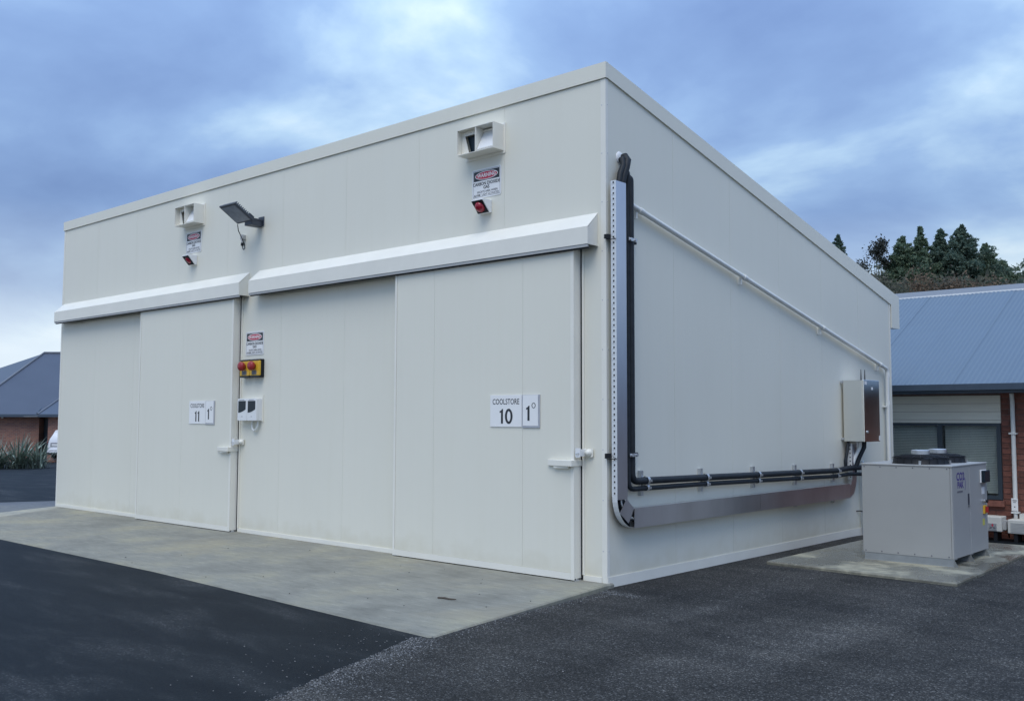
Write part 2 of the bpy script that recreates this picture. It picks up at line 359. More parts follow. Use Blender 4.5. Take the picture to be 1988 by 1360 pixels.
def lettering(body, size, x, z, y, m, parent, align='CENTER', sx=1.0, bold=0.0, plane='front', shear=0.0, name='lettering'):
    cu = bpy.data.curves.new('t', 'FONT'); cu.body = body; cu.size = size; cu.align_x = align; cu.align_y = 'CENTER'
    cu.offset = bold * size; cu.shear = shear; cu.resolution_u = 3
    to = bpy.data.objects.new('t', cu); C.objects.link(to)
    dg = bpy.context.evaluated_depsgraph_get(); me = bpy.data.meshes.new_from_object(to.evaluated_get(dg))
    bpy.data.objects.remove(to); bpy.data.curves.remove(cu)
    for v in me.vertices:
        px, pz = v.co.x * sx, v.co.y
        v.co = (x + px, y, z + pz) if plane == 'front' else (y, x + px, z + pz)
    me.name = name; me.materials.clear(); me.materials.append(m)
    o = bpy.data.objects.new(name, me); C.objects.link(o); o.parent = parent
    return o
def ellipse(cx, cz, a, b, n=40): return [(cx + a * math.cos(2 * math.pi * i / n), cz + b * math.sin(2 * math.pi * i / n)) for i in range(n)]
def rrect(x0, x1, z0, z1, r, n=4):
    pts = []
    for cx, cz, a0 in ((x1 - r, z1 - r, 0), (x0 + r, z1 - r, 90), (x0 + r, z0 + r, 180), (x1 - r, z0 + r, 270)):
        for i in range(n + 1):
            a = R(a0 + 90 * i / n); pts.append((cx + r * math.cos(a), cz + r * math.sin(a)))
    return pts
def smooth01(t): t = max(0.0, min(1.0, t)); return t * t * (3 - 2 * t)

# ------------------------------------------------------------ ground
def gh(x, y):
    z = 0.040 * smooth01((-0.2 - y) / 2.3)
    if x < 0 and y < 0.5: z = max(z, 0.040 * smooth01(-x / 2.0)) if y < -2 else z
    if x < -16: z -= 0.0200 * (-16 - x) * smooth01((-16 - x) / 8)
    if y > 5.6: z -= 0.20 * smooth01((y - 5.6) / 2.6)
    return max(z, -1.2)
def axis(pts):
    r = []
    for a, b, n in pts: r += list(np.linspace(a, b, n, endpoint=False))
    return r + [pts[-1][1]]
def sheet(name, xs, ys, zf, m, kind='structure'):
    mb = MB(); nx = len(xs[0])
    for yi, y in enumerate(ys):
        for x in xs[yi]: mb.v.append((x, y, zf(x, y)))
    for j in range(len(ys) - 1):
        for i in range(nx - 1): mb.f.append((j * nx + i, j * nx + i + 1, (j + 1) * nx + i + 1, (j + 1) * nx + i))
    o = mb.build(name, m, fix=False); o['kind'] = kind
    return o
gx = axis([(-400, -60, 8), (-60, -13, 24), (-13, 30, 44), (30, 300, 8)])
gy = axis([(-40, -10, 8), (-10, 12, 45), (12, 60, 10), (60, 500, 10)])
o = sheet('ground', [gx] * len(gy), gy, gh, ASPH); o['label'] = 'dark smooth asphalt yard'
# chip-seal surfacing on the right
def chip_left(y):
    if y > -0.02: return 0.012
    if y > -2.70: return 0.05 + (-y) * (0.42 / 2.70)
    base = np.interp(-y, [2.70, 2.78, 3.5, 4.2, 5.2, 7.5, 12], [0.47, 0.36, 0.62, 0.85, 1.25, 2.4, 4.5])
    return base
ysl = list(np.linspace(-14, -2.72, 420)) + list(np.linspace(-2.69, 7.4, 60))
rag = np.convolve(rng.normal(0, 1, len(ysl) + 8), np.ones(3) / 3, 'same')
xs_ = []
for i, y in enumerate(ysl):
    l = chip_left(y) + (0.018 * rag[i] + 0.03 * math.sin(y * 7.1) * 0.6 if y < -2.72 else 0)
    xs_.append([l] + [l + 0.06, l + 0.2] + list(np.linspace(l + 0.6, 14, 14)))
def chz(x, y): return gh(x, y) + 0.010
o = sheet('chip_seal_paving', xs_, ysl, chz, CHIP); o['label'] = 'coarse grey chip-seal paving'

def slab(name, poly, z0, z1, m, bevel=0.012):
    o = MB().prism(poly, 'z', z0, z1).build(name, m, bevel=bevel); o['kind'] = 'structure'; return o
slab('concrete_apron', [(0.045, 0.06), (0.04, -0.06), (0.445, -2.70), (-1.1, -2.63), (-3.87, -2.51), (-7.8, -2.50), (-10.0, -2.5), (-10.72, -1.41), (-11.72, 0.06)], -0.15, 0.052, CONC)
slab('apron_edge', [(-11.73, 0.06), (-10.73, -1.41), (-10.01, -2.5), (-11.0, -2.5), (-11.5, -1.11), (-12.05, 0.06)], -0.15, 0.050, EDGEC)
mbp = MB(); pl = [(-12.07, 0.06), (-11.52, -1.11), (-11.0, -2.5), (-11.0, -6), (-14.6, -6), (-14.45, -1.2), (-13.97, -0.18), (-13.5, 0.85), (-12.07, 3.9)]
slab('side_path', pl, -0.2, 0.012, PATHC, 0)
slab('equipment_pad', [(0.368, 2.441), (2.419, 2.341), (2.30, 5.9), (0.36, 5.9)], -0.12, 0.045, PADC)

# ------------------------------------------------------------ coolstore building
B = thing('coolstore_building', 'large off-white panel coolstore building with two sliding doors', 'building')
ST = lambda y: 4.94 - 0.2225 * y          # underside of the side fascia
D_ = 7.17
W_ = 12.0
pw = W_ / 9
HOODS = [(-11.93, -6.10), (-5.87, -0.095)]
box('core', PANEL, B, -W_ + 0.02, -0.0045, 0.0045, 0.15, 0.0, 4.92)
for i in range(9):
    x1 = -i * pw - (0.0012 if i else 0.0); x0 = -(i + 1) * pw + (0.0012 if i < 8 else 0)
    box('wall_panel', PANEL, B, x0, x1, 0.0, 0.004, 0.05, 4.93)
MB().prism([(0.15, 0.0), (D_ - 0.01, 0.0), (D_ - 0.01, ST(D_) - 0.02), (0.15, ST(0.15) - 0.02)], 'x', -0.15, -0.0045).build('core', PANEL, B)
sw = D_ / 6
for i in range(6):
    y0 = i * sw + (0.0015 if i else 0.0005); y1 = (i + 1) * sw - 0.0015
    MB().prism([(y0, 0.02), (y1, 0.02), (y1, ST(y1)), (y0, ST(y0))], 'x', -0.004, 0.0).build('wall_panel', PANEL, B)
MB().prism([(0.15, 0.0), (D_, 0.0), (D_, ST(D_)), (0.15, ST(0.15))], 'x', -W_ + 0.001, -W_ + 0.15).build('wall_panel', PANEL, B)
box('wall_panel', PANEL, B, -W_ + 0.15, -0.15, D_ - 0.15, D_, 0.0, ST(D_) - 0.02)
MB().prism([(0.02, 5.02), (7.3, 5.02 - 0.2155 * 7.3), (7.3, 4.93 - 0.2155 * 7.3), (0.02, 4.93)], 'x', -W_ + 0.02, -0.02).build('roof', TRIM, B)
box('fascia', PANEL, B, -W_ - 0.018, 0.018, -0.018, 0.02, 4.934, 5.092)
FT = lambda y: 5.092 - 0.2150 * y
MB().prism([(0.0205, 4.934), (0.0205, FT(0.02)), (7.505, FT(7.505)), (7.505, 2.985), (7.19, 2.985), (7.19, ST(7.19) - 0.004)], 'x', 0.002, 0.018).build('fascia', PANEL, B)
MB().prism([(0.0205, 4.934), (0.0205, FT(0.02)), (7.505, FT(7.505)), (7.505, 2.985), (7.19, 2.985), (7.19, ST(7.19) - 0.004)], 'x', -W_ - 0.018, -W_ - 0.002).build('fascia', PANEL, B)
box('gutter', TRIM, B, -W_, 0.0, 7.20, 7.50, 2.99, 3.46)
MB().box(-0.055, 0.005, -0.0045, -0.0005, 0.052, 4.930).box(0.001, 0.005, -0.0005, 0.034, 0.0, 4.926).build('corner_trim', TRIM, B)
box('corner_trim', TRIM, B, -W_ - 0.004, -W_ + 0.045, -0.0045, -0.0005, 0.052, 4.930)
box('corner_trim', TRIM, B, 0.001, 0.005, D_ - 0.04, D_ + 0.004, 0.0, ST(D_) - 0.01)
box('skirting', TRIM, B, 0.0015, 0.009, 0.0, D_, -0.02, 0.108)
for a, b in ((-11.95, -8.94), (-6.26, -2.955), (-0.275, -0.058)):
    box('base_trim', TRIM, B, a, b, -0.012, -0.0005, 0.053, 0.102)
for a in (-6.262, -0.285):
    box('door_jamb', TRIM, B, a, a + 0.022, -0.014, -0.0005, 0.104, 3.28)
    box('door_seal', BLACK, B, a - 0.022, a - 0.002, -0.010, -0.0005, 0.06, 3.28)
mb = MB()
for z in np.arange(0.35, 4.8, 0.48):
    mb.dome((-0.042, -0.0045, z), (0, -1, 0), 0.006, 0.004, 8, 2); mb.dome((0.005, 0.022, z), (1, 0, 0), 0.006, 0.004, 8, 2)
mb.build('rivets', GALV, B, kind='stuff')
for x0, x1 in HOODS:
    h = MB().prism([(-0.0006, 3.612), (-0.168, 3.456), (-0.168, 3.449), (-0.0006, 3.604)], 'x', x0, x1)
    h.box(x0, x1, -0.168, -0.163, 3.286, 3.4485)
    for xe in (x0, x1 - 0.004):
        h.prism([(-0.0008, 3.603), (-0.1628, 3.447), (-0.1628, 3.282), (-0.0008, 3.282)], 'x', xe, xe + 0.004)
    hd = h.build('door_hood', TRIM, B)
    MB().box(x0 + 0.006, x1 - 0.006, -0.1625, -0.145, 3.258, 3.284).build('track_rail', SOFFIT, hd)
    MB().box(x0 + 0.01, x1 - 0.01, -0.144, -0.126, 3.246, 3.30).build('gap_shade_strip', BLACK, hd)  # black strip painting the shade in the gap between hood and door
def sliding_door(xl, xr, seams, label):
    d = box('sliding_door', PANEL, B, xl + 0.003, xr - 0.003, -0.110, -0.014, 0.085, 3.29); d['label'] = label
    xs = [xl + 0.034] + seams + [xr - 0.042]
    for a, b in zip(xs[:-1], xs[1:]):
        box('door_panel', PANEL, d, a + 0.0012, b - 0.0012, -0.1155, -0.1105, 0.128, 3.285)
    box('edge_trim', TRIM, d, xr - 0.040, xr, -0.120, -0.1105, 0.062, 3.286)
    box('edge_trim', TRIM, d, xr - 0.0028, xr + 0.001, -0.110, -0.0115, 0.075, 3.286)
    box('edge_trim', TRIM, d, xl, xl + 0.032, -0.120, -0.1105, 0.062, 3.286)
    box('bottom_trim', TRIM, d, xl + 0.033, xr - 0.041, -0.121, -0.1105, 0.062, 0.126)
    box('bottom_seal', BLACK, d, xl + 0.02, xr - 0.02, -0.098, -0.03, 0.056, 0.084)
    hp = [(xr - 0.315, -0.1215), (xr - 0.315, -0.140), (xr - 0.20, -0.158), (xr - 0.02, -0.178), (xr + 0.014, -0.178), (xr + 0.014, -0.012), (xr + 0.003, -0.012), (xr + 0.003, -0.1215)]
    hd = MB().prism(hp, 'z', 1.146, 1.205).build('handle', TRIM, d, bevel=0.003)
    box('mounting_block', TRIM, d, xr - 0.23, xr - 0.05, -0.150, -0.1215, 1.125, 1.1455)
    for xg in (xl - 0.02, xr - 0.03):
        MB().box(xg, xg + 0.05, -0.10, -0.03, 0.0525, 0.060).box(xg + 0.018, xg + 0.026, -0.085, -0.045, 0.06, 0.084).build('floor_guide', GALV, B)
    # latch on the wall beside the door edge
    la = MB().prism(rrect(xr + 0.045, xr + 0.155, 1.236, 1.318, 0.01), 'y', -0.024, -0.0146).build('latch', TRIM, B)
    MB().dome((xr + 0.108, -0.024, 1.277), (0, -1, 0), 0.036, 0.04, 14, 4).build('roller', TRIM, la, smooth=True)
    MB().prism(rrect(xr + 0.016, xr + 0.075, 1.232, 1.322, 0.014), 'y', -0.118, -0.110).box(xr + 0.05, xr + 0.075, -0.110, -0.0245, 1.245, 1.310).build('keep', WHITE, la)
    MB().tube([(xr + 0.03, -0.119, 1.268), (xr + 0.03, -0.135, 1.268), (xr + 0.062, -0.135, 1.272), (xr + 0.062, -0.119, 1.272)], 0.0045, 6).build('pin', GALV, la)
    return d
sliding_door(-2.930, -0.305, [-2.274, -0.969], 'sliding door numbered 10')
sliding_door(-8.915, -6.288, [-7.615], 'sliding door numbered 11')

# ------------------------------------------------------------ things on the front wall
def warning_sign(x, z, label):
    t = thing('warning_sign', label, 'sign', (x, 0, z), group='warning signs')
    w2, h2 = 0.215, 0.160
    MB().prism(rrect(-w2, w2, -h2, h2, 0.02), 'y', -0.006, -0.0008).build('plate', SIGNW, t)
    fr = MB()
    for a, b, c, d in ((-.200, .200, .1435, .1465), (-.200, .200, -.1465, -.1435), (-.2005, -.1975, -.143, .143), (.1975, .2005, -.143, .143)):
        fr.box(a, b, -0.0068, -0.0062, c, d)
    fr.build('border', INK, t)
    box('header_band', INK, t, -.190, .190, -0.0070, -0.0062, .030, .136)
    MB().prism(ellipse(0, .083, .168, .047), 'y', -0.0078, -0.0072).build('oval_rim', SIGNW, t)
    MB().prism(ellipse(0, .083, .158, .040), 'y', -0.0086, -0.0080).build('oval', SIGNRED, t)
    lettering('WARNING', .058, 0, .083, -0.0092, SIGNW, t, sx=.98, bold=.022, shear=.12)
    lettering('CARBON DIOXIDE', .050, 0, -.006, -0.0075, INK, t, sx=.95, bold=.020)
    lettering('GAS', .050, 0, -.048, -0.0075, INK, t, sx=.97, bold=.020)
    lettering('VACATE AREA WHEN', .034, .012, -.094, -0.0075, INK, t, sx=.92, bold=.006)
    lettering('ALARM / LIGHT ACTIVATED', .034, 0, -.127, -0.0075, INK, t, sx=.88, bold=.006)
    return t
warning_sign(-1.592, 4.150, 'carbon dioxide warning sign high on the wall above door 10')
warning_sign(-7.588, 4.210, 'carbon dioxide warning sign high on the wall near the floodlight')
warning_sign(-5.936, 2.623, 'carbon dioxide warning sign above the red emergency stop buttons')

def relief_vent(x, z, label):
    t = thing('relief_vent', label, 'vent', (x, 0, z), group='relief vents')
    MB().prism(rrect(-.297, .297, -.172, .168, 0.015), 'y', -0.010, -0.0008).build('flange', TRIM, t)
    hx, hz, dp = .270, .140, -.172
    MB().box(-hx, hx, dp, -.0105, hz - .006, hz).build('casing_top', TRIM, t)
    MB().box(-hx, hx, dp, -.0105, -hz, -hz + .006).build('casing_bottom', TRIM, t)
    for s in (-hx, hx - .006): box('casing_side', TRIM, t, s, s + .006, dp, -.0105, -hz + .0065, hz - .0065)
    box('divider', TRIM, t, .002, .010, dp + .001, -.0105, -hz + .0065, hz - .0065)
    box('back_panel', TRIM, t, -hx + .007, hx - .007, -.022, -.0108, -hz + .007, hz - .007)
    # left cell: inset plate and a dark sheet painting the shade inside its tapered opening
    pl_ = MB(); pl_.prism([(-.262, .132), (.001, .132), (.001, .082), (-.215, .082), (-.150, -.131), (-.262, -.131)], 'y', -.100, -.094)
    pl_.build('throat_plate', TRIM, t)
    MB().prism([(-.215, .082), (.0, .082), (.0, -.131), (-.150, -.131)], 'y', -.060, -.056).build('throat_shade', DARKGLASS, t)
    for xx in (-.205, -.125, -.03): MB().dome((xx, -.100, .108), (0, -1, 0), .007, .005, 8, 2).build('screw', GALV, t)
    # right cell: flap leaning out at the bottom
    MB().prism([(-.160, -.122), (-.155, -.128), (-.035, .098), (-.042, .100)], 'x', .014, .260).build('flap', WHITE, t)
    box('hinge', TRIM, t, .014, .260, -.052, -.030, .098, .118)
    hs = MB()
    for xx in np.linspace(.03, .25, 9): hs.box(xx, xx + .014, -.166, -.158, -.120, -.112)
    hs.build('bird_comb', TRIM, t, kind='stuff')
    return t
relief_vent(-1.612, 4.596, 'white box vent high above door 10')
relief_vent(-7.590, 4.596, 'white box vent high on the wall left of the floodlight')

def alarm_light(x, z, label, lit):
    t = thing('alarm_light', label, 'alarm light', (x, 0, z), group='alarm lights')
    MB().prism([(-.0008, .068), (-.135, .068), (-.152, .055), (-.038, -.072), (-.0008, -.072)], 'x', -.085, .085).build('housing', WHITE, t, bevel=.004)
    a = Vector((0, -.152, .055)); b = Vector((0, -.038, -.072)); d = (b - a).normalized(); n = Vector((0, d.z, -d.y))
    if n.z > 0: n = -n
    m = MB(); q0 = a + d * .008 + n * .001; q1 = b - d * .008 + n * .001
    vs_ = [(-.078, q0.y, q0.z), (.078, q0.y, q0.z), (.078, q1.y, q1.z), (-.078, q1.y, q1.z)]
    m.add(vs_ + [(v[0], v[1] + n.y * .006, v[2] + n.z * .006) for v in vs_], [(0, 1, 2, 3), (4, 5, 6, 7), (0, 1, 5, 4), (1, 2, 6, 5), (2, 3, 7, 6), (3, 0, 4, 7)])
    m.build('lens_frame', BLACK, t)
    c = (a + b) / 2 + n * .007
    MB().dome(c, n, .060 if lit else .052, .050 if lit else .012, 18, 5).build('lens', LENS, t, smooth=True)
    return t
alarm_light(-1.598, 3.880, 'white alarm light with red lens above door 10', True)
alarm_light(-7.572, 3.935, 'small white alarm light left of the floodlight', False)

# floodlight
t = thing('floodlight', 'charcoal LED floodlight tilted out from the wall above the door hoods', 'floodlight', (-5.922, 0, 4.25))
a = Vector((0, -.205, .005)); b = Vector((0, -.500, .195)); d = (b - a).normalized(); n = Vector((0, d.z, -d.y)); n = n if n.z < 0 else -n
def fl(u, v, h): p = a + d * u - n * h; return (v, p.y, p.z)
def slabp(u0, u1, v0, v1, h0, h1):
    m = MB(); m.add([fl(u0, v0, h0), fl(u0, v1, h0), fl(u1, v1, h0), fl(u1, v0, h0), fl(u0, v0, h1), fl(u0, v1, h1), fl(u1, v1, h1), fl(u1, v0, h1)],
                    [(0, 1, 2, 3), (4, 5, 6, 7), (0, 1, 5, 4), (1, 2, 6, 5), (2, 3, 7, 6), (3, 0, 4, 7)]); return m
LN = (b - a).length
slabp(0, LN, -.188, .188, 0, .028).build('housing', FLOODM, t, bevel=.006)
slabp(.03, LN - .03, -.160, .160, -.003, .001).build('lens', FLOODG, t)
for i in range(11):
    u = .03 + i * (LN - .06) / 10
    slabp(u - .005, u + .005, -.17, .17, .0285, .062).build('cooling_fin', FLOODM, t)
slabp(-.002, .09, -.11, .16, .029, .075).build('driver_box', FLOODM, t, bevel=.005)
MB().prism([(.06, -.0125), (.13, -.0125), (.155, -.20), (.10, -.26), (.06, -.24)], 'z', .035, .055).prism([(-.0, -.0125), (.12, -.0125), (.155, -.20), (.155, -.215), (.0, -.215)], 'z', -.042, .034).build('bracket', FLOODM, t, bevel=.003)
box('wall_plate', FLOODM, t, .02, .15, -.012, -.0008, -.03, .10, bevel=.003)
tc_ = thing('floodlight_cable', 'thin black cable looping below the floodlight to a grey plug', 'cable', (-6.20, 0, 4.05))
MB().tube([(.10, -.21, .20), (.09, -.19, .12), (.075, -.13, .04), (.06, -.07, -.05), (.035, -.045, -.10), (.0, -.045, -.115), (-.03, -.04, -.09), (-.045, -.038, -.05)], .006, 8).build('cord', BLACK, tc_, smooth=True)
MB().cyl((-.045, -.038, -.055), (-.045, -.038, -.015), .020, 10).build('plug', BLACK, tc_)
MB().cyl((-.045, -.038, -.014), (-.045, -.038, .03), .016, 10).prism(rrect(-.075, -.012, .03, .10, .01), 'y', -.055, -.0008).build('socket', SOFFIT, tc_)

# emergency stops and temperature controllers
def estop(x, label):
    t = thing('emergency_stop', label, 'emergency stop', (x, 0, 2.276), group='emergency stops')
    MB().prism(rrect(-.112, .112, -.124, .124, .012), 'y', -.052, -.0008).build('back_box', BLACK, t, bevel=.002)
    MB().prism(rrect(-.112, .112, -.100, .100, .01), 'y', -.084, -.0525).build('cover', YELLOW, t, bevel=.004)
    box('top_label', INK, t, -.095, .095, -.0850, -.0525, .1005, .120)
    MB().box(-.055, .055, -.0852, -.0843, -.088, -.032).build('plaque', GREYINK, t)
    box('base_plate', INK, t, -.105, .105, -.0848, -.0525, -.122, -.1005)
    MB().cyl((0, -.0842, .028), (0, -.100, .028), .034, 16).build('collar', BLACK, t)
    MB().tube([(0, -.1005, .028), (0, -.125, .028), (0, -.150, .028), (0, -.166, .028), (0, -.172, .028)], [.048, .062, .062, .048, .02], 18).build('mushroom_button', RED, t, smooth=True)
    return t
estop(-6.053, 'yellow emergency stop with red button, nearest the sliding door')
estop(-5.817, 'yellow emergency stop with red button, farther from the sliding door')
def controller(x, label):
    t = thing('temperature_controller', label, 'controller', (x, 0, 1.717), group='temperature controllers')
    box('mounting_box', WHITE, t, -.112, .112, -.055, -.0008, -.150, .148, bevel=.003)
    MB().prism(rrect(-.111, .111, -.149, .149, .012), 'y', -.098, -.0555).build('cover', WHITE, t, bevel=.003)
    pts = [(-.088, .118), (.088, .118), (.088, .005)] + [(.088 - .176 * s, .005 - .045 * math.sin(s * math.pi / 2)) for s in (.2, .4, .6, .8, 1.0)]
    MB().prism(pts, 'y', -.1012, -.0985).build('screen', DARKGLASS, t)
    box('maker_mark', GREYINK, t, -.016, .016, -.0992, -.0985, -.096, -.091)
    box('indicator_strip', GREYINK, t, -.07, .05, -.0992, -.0985, .129, .134)
    return t
controller(-6.068, 'white temperature controller with dark screen, nearest the sliding door')
controller(-5.840, 'white temperature controller with dark screen and cable loop below')
tb = MB().box(-5.99, -5.70, -.008, -.0008, 1.55, 1.915).build('backing_board', PANEL)
tag(tb, 'pale board behind the two white temperature controllers', 'board')
cb = MB().tube([(-5.92, -.03, 1.566), (-5.92, -.032, 1.50), (-5.90, -.034, 1.452), (-5.86, -.036, 1.437), (-5.81, -.036, 1.455), (-5.785, -.034, 1.50), (-5.78, -.03, 1.566)], .013, 8).build('controller_cable', PVC, smooth=True)
tag(cb, 'grey cable looping under the white temperature controllers', 'cable')

def glyph_one(x, z, h, y, parent):
    w_ = h * .185
    MB().prism([(x + w_ * .5, z - h / 2), (x + w_ * .5, z + h / 2), (x + w_ * .02, z + h / 2), (x - w_ * .45, z + h * .40), (x - w_ * 1.15, z + h * .345), (x - w_ * 1.15, z + h * .235), (x - w_ * .5, z + h * .27), (x - w_ * .5, z - h / 2)], 'y', y - .0006, y).build('lettering', INK, parent)
def glyph_ring(x, z, w2, h2, t_, y, parent):
    m = MB(); a = ellipse(x, z, w2, h2, 36); b = ellipse(x, z, w2 - t_, h2 - t_ * .85, 36); n = 36
    m.add([(p[0], y - .0006, p[1]) for p in a] + [(p[0], y - .0006, p[1]) for p in b], [(i, (i + 1) % n, n + (i + 1) % n, n + i) for i in range(n)])
    m.build('lettering', INK, parent, fix=False)
def door_signs(xl, num, y):
    t = thing('coolstore_sign', ('white sign reading COOLSTORE 10 on the nearer sliding door' if num == '10' else 'white sign reading COOLSTORE 11 on the farther sliding door'), 'sign', (xl + .218, y, 1.683), group='door number signs')
    MB().box(-.218, .218, -.008, -.0006, -.163, .163).build('plate', SIGNW, t)
    lettering('COOLSTORE', .080, 0, .092, -.0088, INK, t, sx=.80, bold=.010)
    if num == '10':
        glyph_one(-.052, -.055, .150, -.0086, t); glyph_ring(.042, -.055, .053, .078, .029, -.0086, t)
    else:
        glyph_one(-.030, -.055, .150, -.0086, t); glyph_one(.045, -.055, .150, -.0086, t)
    t2 = thing('temperature_sign', ('narrow white 1 degree sign on the nearer sliding door' if num == '10' else 'narrow white 1 degree sign on the farther sliding door'), 'sign', (xl + .563, y, 1.681), group='door temperature signs')
    MB().box(-.118, .114, -.010, -.0006, -.168, .163).build('holder', TRAYC, t2)
    MB().box(-.105, .096, -.016, -.0105, -.148, .160).build('plate', SIGNW, t2)
    glyph_one(-.028, -.022, .150, -.0166, t2); glyph_ring(.040, .055, .026, .028, .008, -.0166, t2)
door_signs(-1.410, '10', -.1162)
door_signs(-7.390, '11', -.1162)

# ------------------------------------------------------------ services on the side wall
# cable tray
t = thing('cable_tray', 'galvanised cable tray running down the corner and along the side wall', 'cable tray')
X0, X1 = .050, .112
ya, yb_ = .012, .172
MB().prism([(X0, ya), (X1, ya), (X1, ya + .003), (X0 + .003, ya + .003), (X0 + .003, yb_ - .003), (X1, yb_ - .003), (X1, yb_), (X0, yb_)], 'z', .865, 3.905).build('vertical_channel', TRAYF, t)
box('vertical_cover', TRAYC, t, X1 + .001, X1 + .004, ya - .001, yb_ + .002, .840, 3.90)
hs = MB()
for z in np.arange(.90, 3.89, .0533): hs.box(X0 + .024, X0 + .040, ya - .0012, ya - .0004, z - .009, z + .009)
hs.build('slot_holes', BLACK, t, kind='stuff')
hs = MB()
for z in np.arange(.90, 3.89, .0533): hs.box(X0 + .008, X0 + .046, ya - .003, ya - .0004, z - .0125, z - .0095)
hs.build('slot_glints', WHITE, t, kind='stuff')  # white bars painting the highlights at the tray holes
# curved elbow flange, diagonal cover, horizontal run
zc0, zc1 = .557, .745
arc = []
for i in range(11):
    a_ = math.pi + (math.pi / 2) * i / 10
    arc.append((.300 + .288 * math.cos(a_), .865 + .305 * math.sin(a_)))
m = MB()
for (y0, z0), (y1, z1) in zip(arc[:-1], arc[1:]):
    m.add([(X0, y0, z0), (X1, y0, z0), (X1, y1, z1), (X0, y1, z1)], [(0, 1, 2, 3)])
m.build('elbow_flange', TRAYF, t, smooth=True)
MB().prism([(.159, .843), (.284, .745), (.192, .610), (.046, .712)], 'x', X1 + .001, X1 + .004).build('elbow_cover', TRAYC, t)
MB().prism(arc + [(.300, .745), (.172, .865)], 'x', X0, X0 + .003).build('elbow_back', BLACK, t)
for i, k in enumerate((.02, .045)):
    cpts = [(X0 + .03, .06 + k, .90), (X0 + .035, .07 + k, .80), (X0 + .035, .13 + k, .69), (X0 + .035, .22, .625 + k), (X0 + .035, .31, .60 + k)]
    MB().tube(cpts, .009, 8).build('cable', PVC if i else BLACK, t, smooth=True)
MB().prism([(X0, zc0), (X1, zc0), (X1, zc0 + .003), (X0 + .003, zc0 + .003), (X0 + .003, zc1 - .003), (X1, zc1 - .003), (X1, zc1), (X0, zc1)], 'y', .288, 5.335).build('horizontal_channel', GALV, t)
for i in range(2):
    y0 = .287 + i * 2.526; box('horizontal_cover', TRAYC, t, X1 + .001, X1 + .004, y0, y0 + 2.522, zc0 - .002, zc1 + .002)
# rising elbow to the cabinet
m = MB().prism([(5.34, zc1 - .02), (5.40, zc1 + .06), (5.415, .90), (5.415, 1.275), (5.56, 1.275), (5.56, .86), (5.52, .72), (5.44, .60), (5.34, zc0 + .005)], 'x', X1 + .001, X1 + .004)
m.build('riser_cover', TRAYC, t)
box('riser_channel', TRAYF, t, X0, X1, 5.412, 5.416, .80, 1.285)
hs = MB()
for z in np.arange(.83, 1.27, .0533): hs.box(X0 + .028, X0 + .044, 5.4105, 5.4115, z - .008, z + .008)
hs.build('slot_holes', BLACK, t, kind='stuff')
for z in (1.255, 3.36):
    MB().box(.002, .048, -.035, .45, z - .0205, z + .0205).build('strut', BLACK, t)
    MB().tube([(X1 - .02, -.02, z - .012), (X1 + .0, .005, z - .028), (X0, -.02, z - .034), (.02, -.06, z - .02)], .004, 6).build('bolt', BLACK, t)

# corner hole with cables and white sealant
t = thing('wall_penetration', 'white foam sealed hole where black cables leave the upper side wall', 'cable hole', (0, .24, 4.16))
MB().dome((.0005, -.01, .025), (1, 0, 0), .062, .02, 16, 4).build('sealant', WHITE, t, smooth=True)
MB().tube([(.0, .02, .03), (.05, .018, .035), (.085, .01, -.01), (.09, -.02, -.09), (.085, -.06, -.18), (.08, -.09, -.28)], .036, 10).build('cable', RUBBER, t, smooth=True)
MB().tube([(.0, -.01, .0), (.05, -.03, .0), (.075, -.05, -.07), (.075, -.10, -.16), (.075, -.13, -.28)], .030, 10).build('cable', RUBBER, t, smooth=True)

# insulated pipes
def bendpath(p, rad=.09, n=5):
    out_ = [p[0]]
    for i in range(1, len(p) - 1):
        a, b, c = Vector(p[i - 1]), Vector(p[i]), Vector(p[i + 1])
        d0 = (a - b).normalized(); d1 = (c - b).normalized()
        r_ = min(rad, (a - b).length * .45, (c - b).length * .45)
        for k in range(n + 1):
            s = k / n; out_.append(tuple((b + d0 * r_ * (1 - s)) * (1 - s) + b * 0 + (b + d1 * r_ * s) * s + (b - b) if False else ((1 - s) ** 2) * (b + d0 * r_) + 2 * s * (1 - s) * b + s * s * (b + d1 * r_)))
    out_.append(p[-1]); return out_
pz = lambda y, z0, z1: z0 + (z1 - z0) * (y - .44) / 5.0
p1 = [(-.02, .305, 3.99), (.075, .305, 3.99), (.075, .305, 1.0), (.075, 1.5, pz(1.5, 1.0, .92)), (.075, 3.0, pz(3, 1.0, .92)), (.075, 5.0, pz(5, 1.0, .925)), (.10, 5.35, .955), (.13, 5.75, .95), (.35, 5.80, .93), (1.2, 5.80, .92), (1.2, 4.55, .90)]
o = MB().tube(bendpath(p1), .0345, 12).build('refrigerant_pipe', RUBBER, smooth=True)
tag(o, 'thicker upper black insulated pipe along the side wall', 'pipe', 'insulated pipes')
p2 = [(-.02, .268, 4.05), (.072, .268, 4.05), (.072, .252, 3.7), (.072, .250, .925), (.072, 1.5, pz(1.5, .93, .86)), (.072, 3.0, pz(3, .93, .855)), (.072, 5.0, pz(5, .93, .850)), (.10, 5.35, .875), (.13, 5.70, .86), (.35, 5.74, .85), (1.1, 5.74, .84), (1.1, 4.55, .82)]
o = MB().tube(bendpath(p2), .0245, 12).build('refrigerant_pipe', RUBBER, smooth=True)
tag(o, 'thinner lower black insulated pipe along the side wall', 'pipe', 'insulated pipes')
ordn = ['first', 'second', 'third', 'fourth', 'fifth']
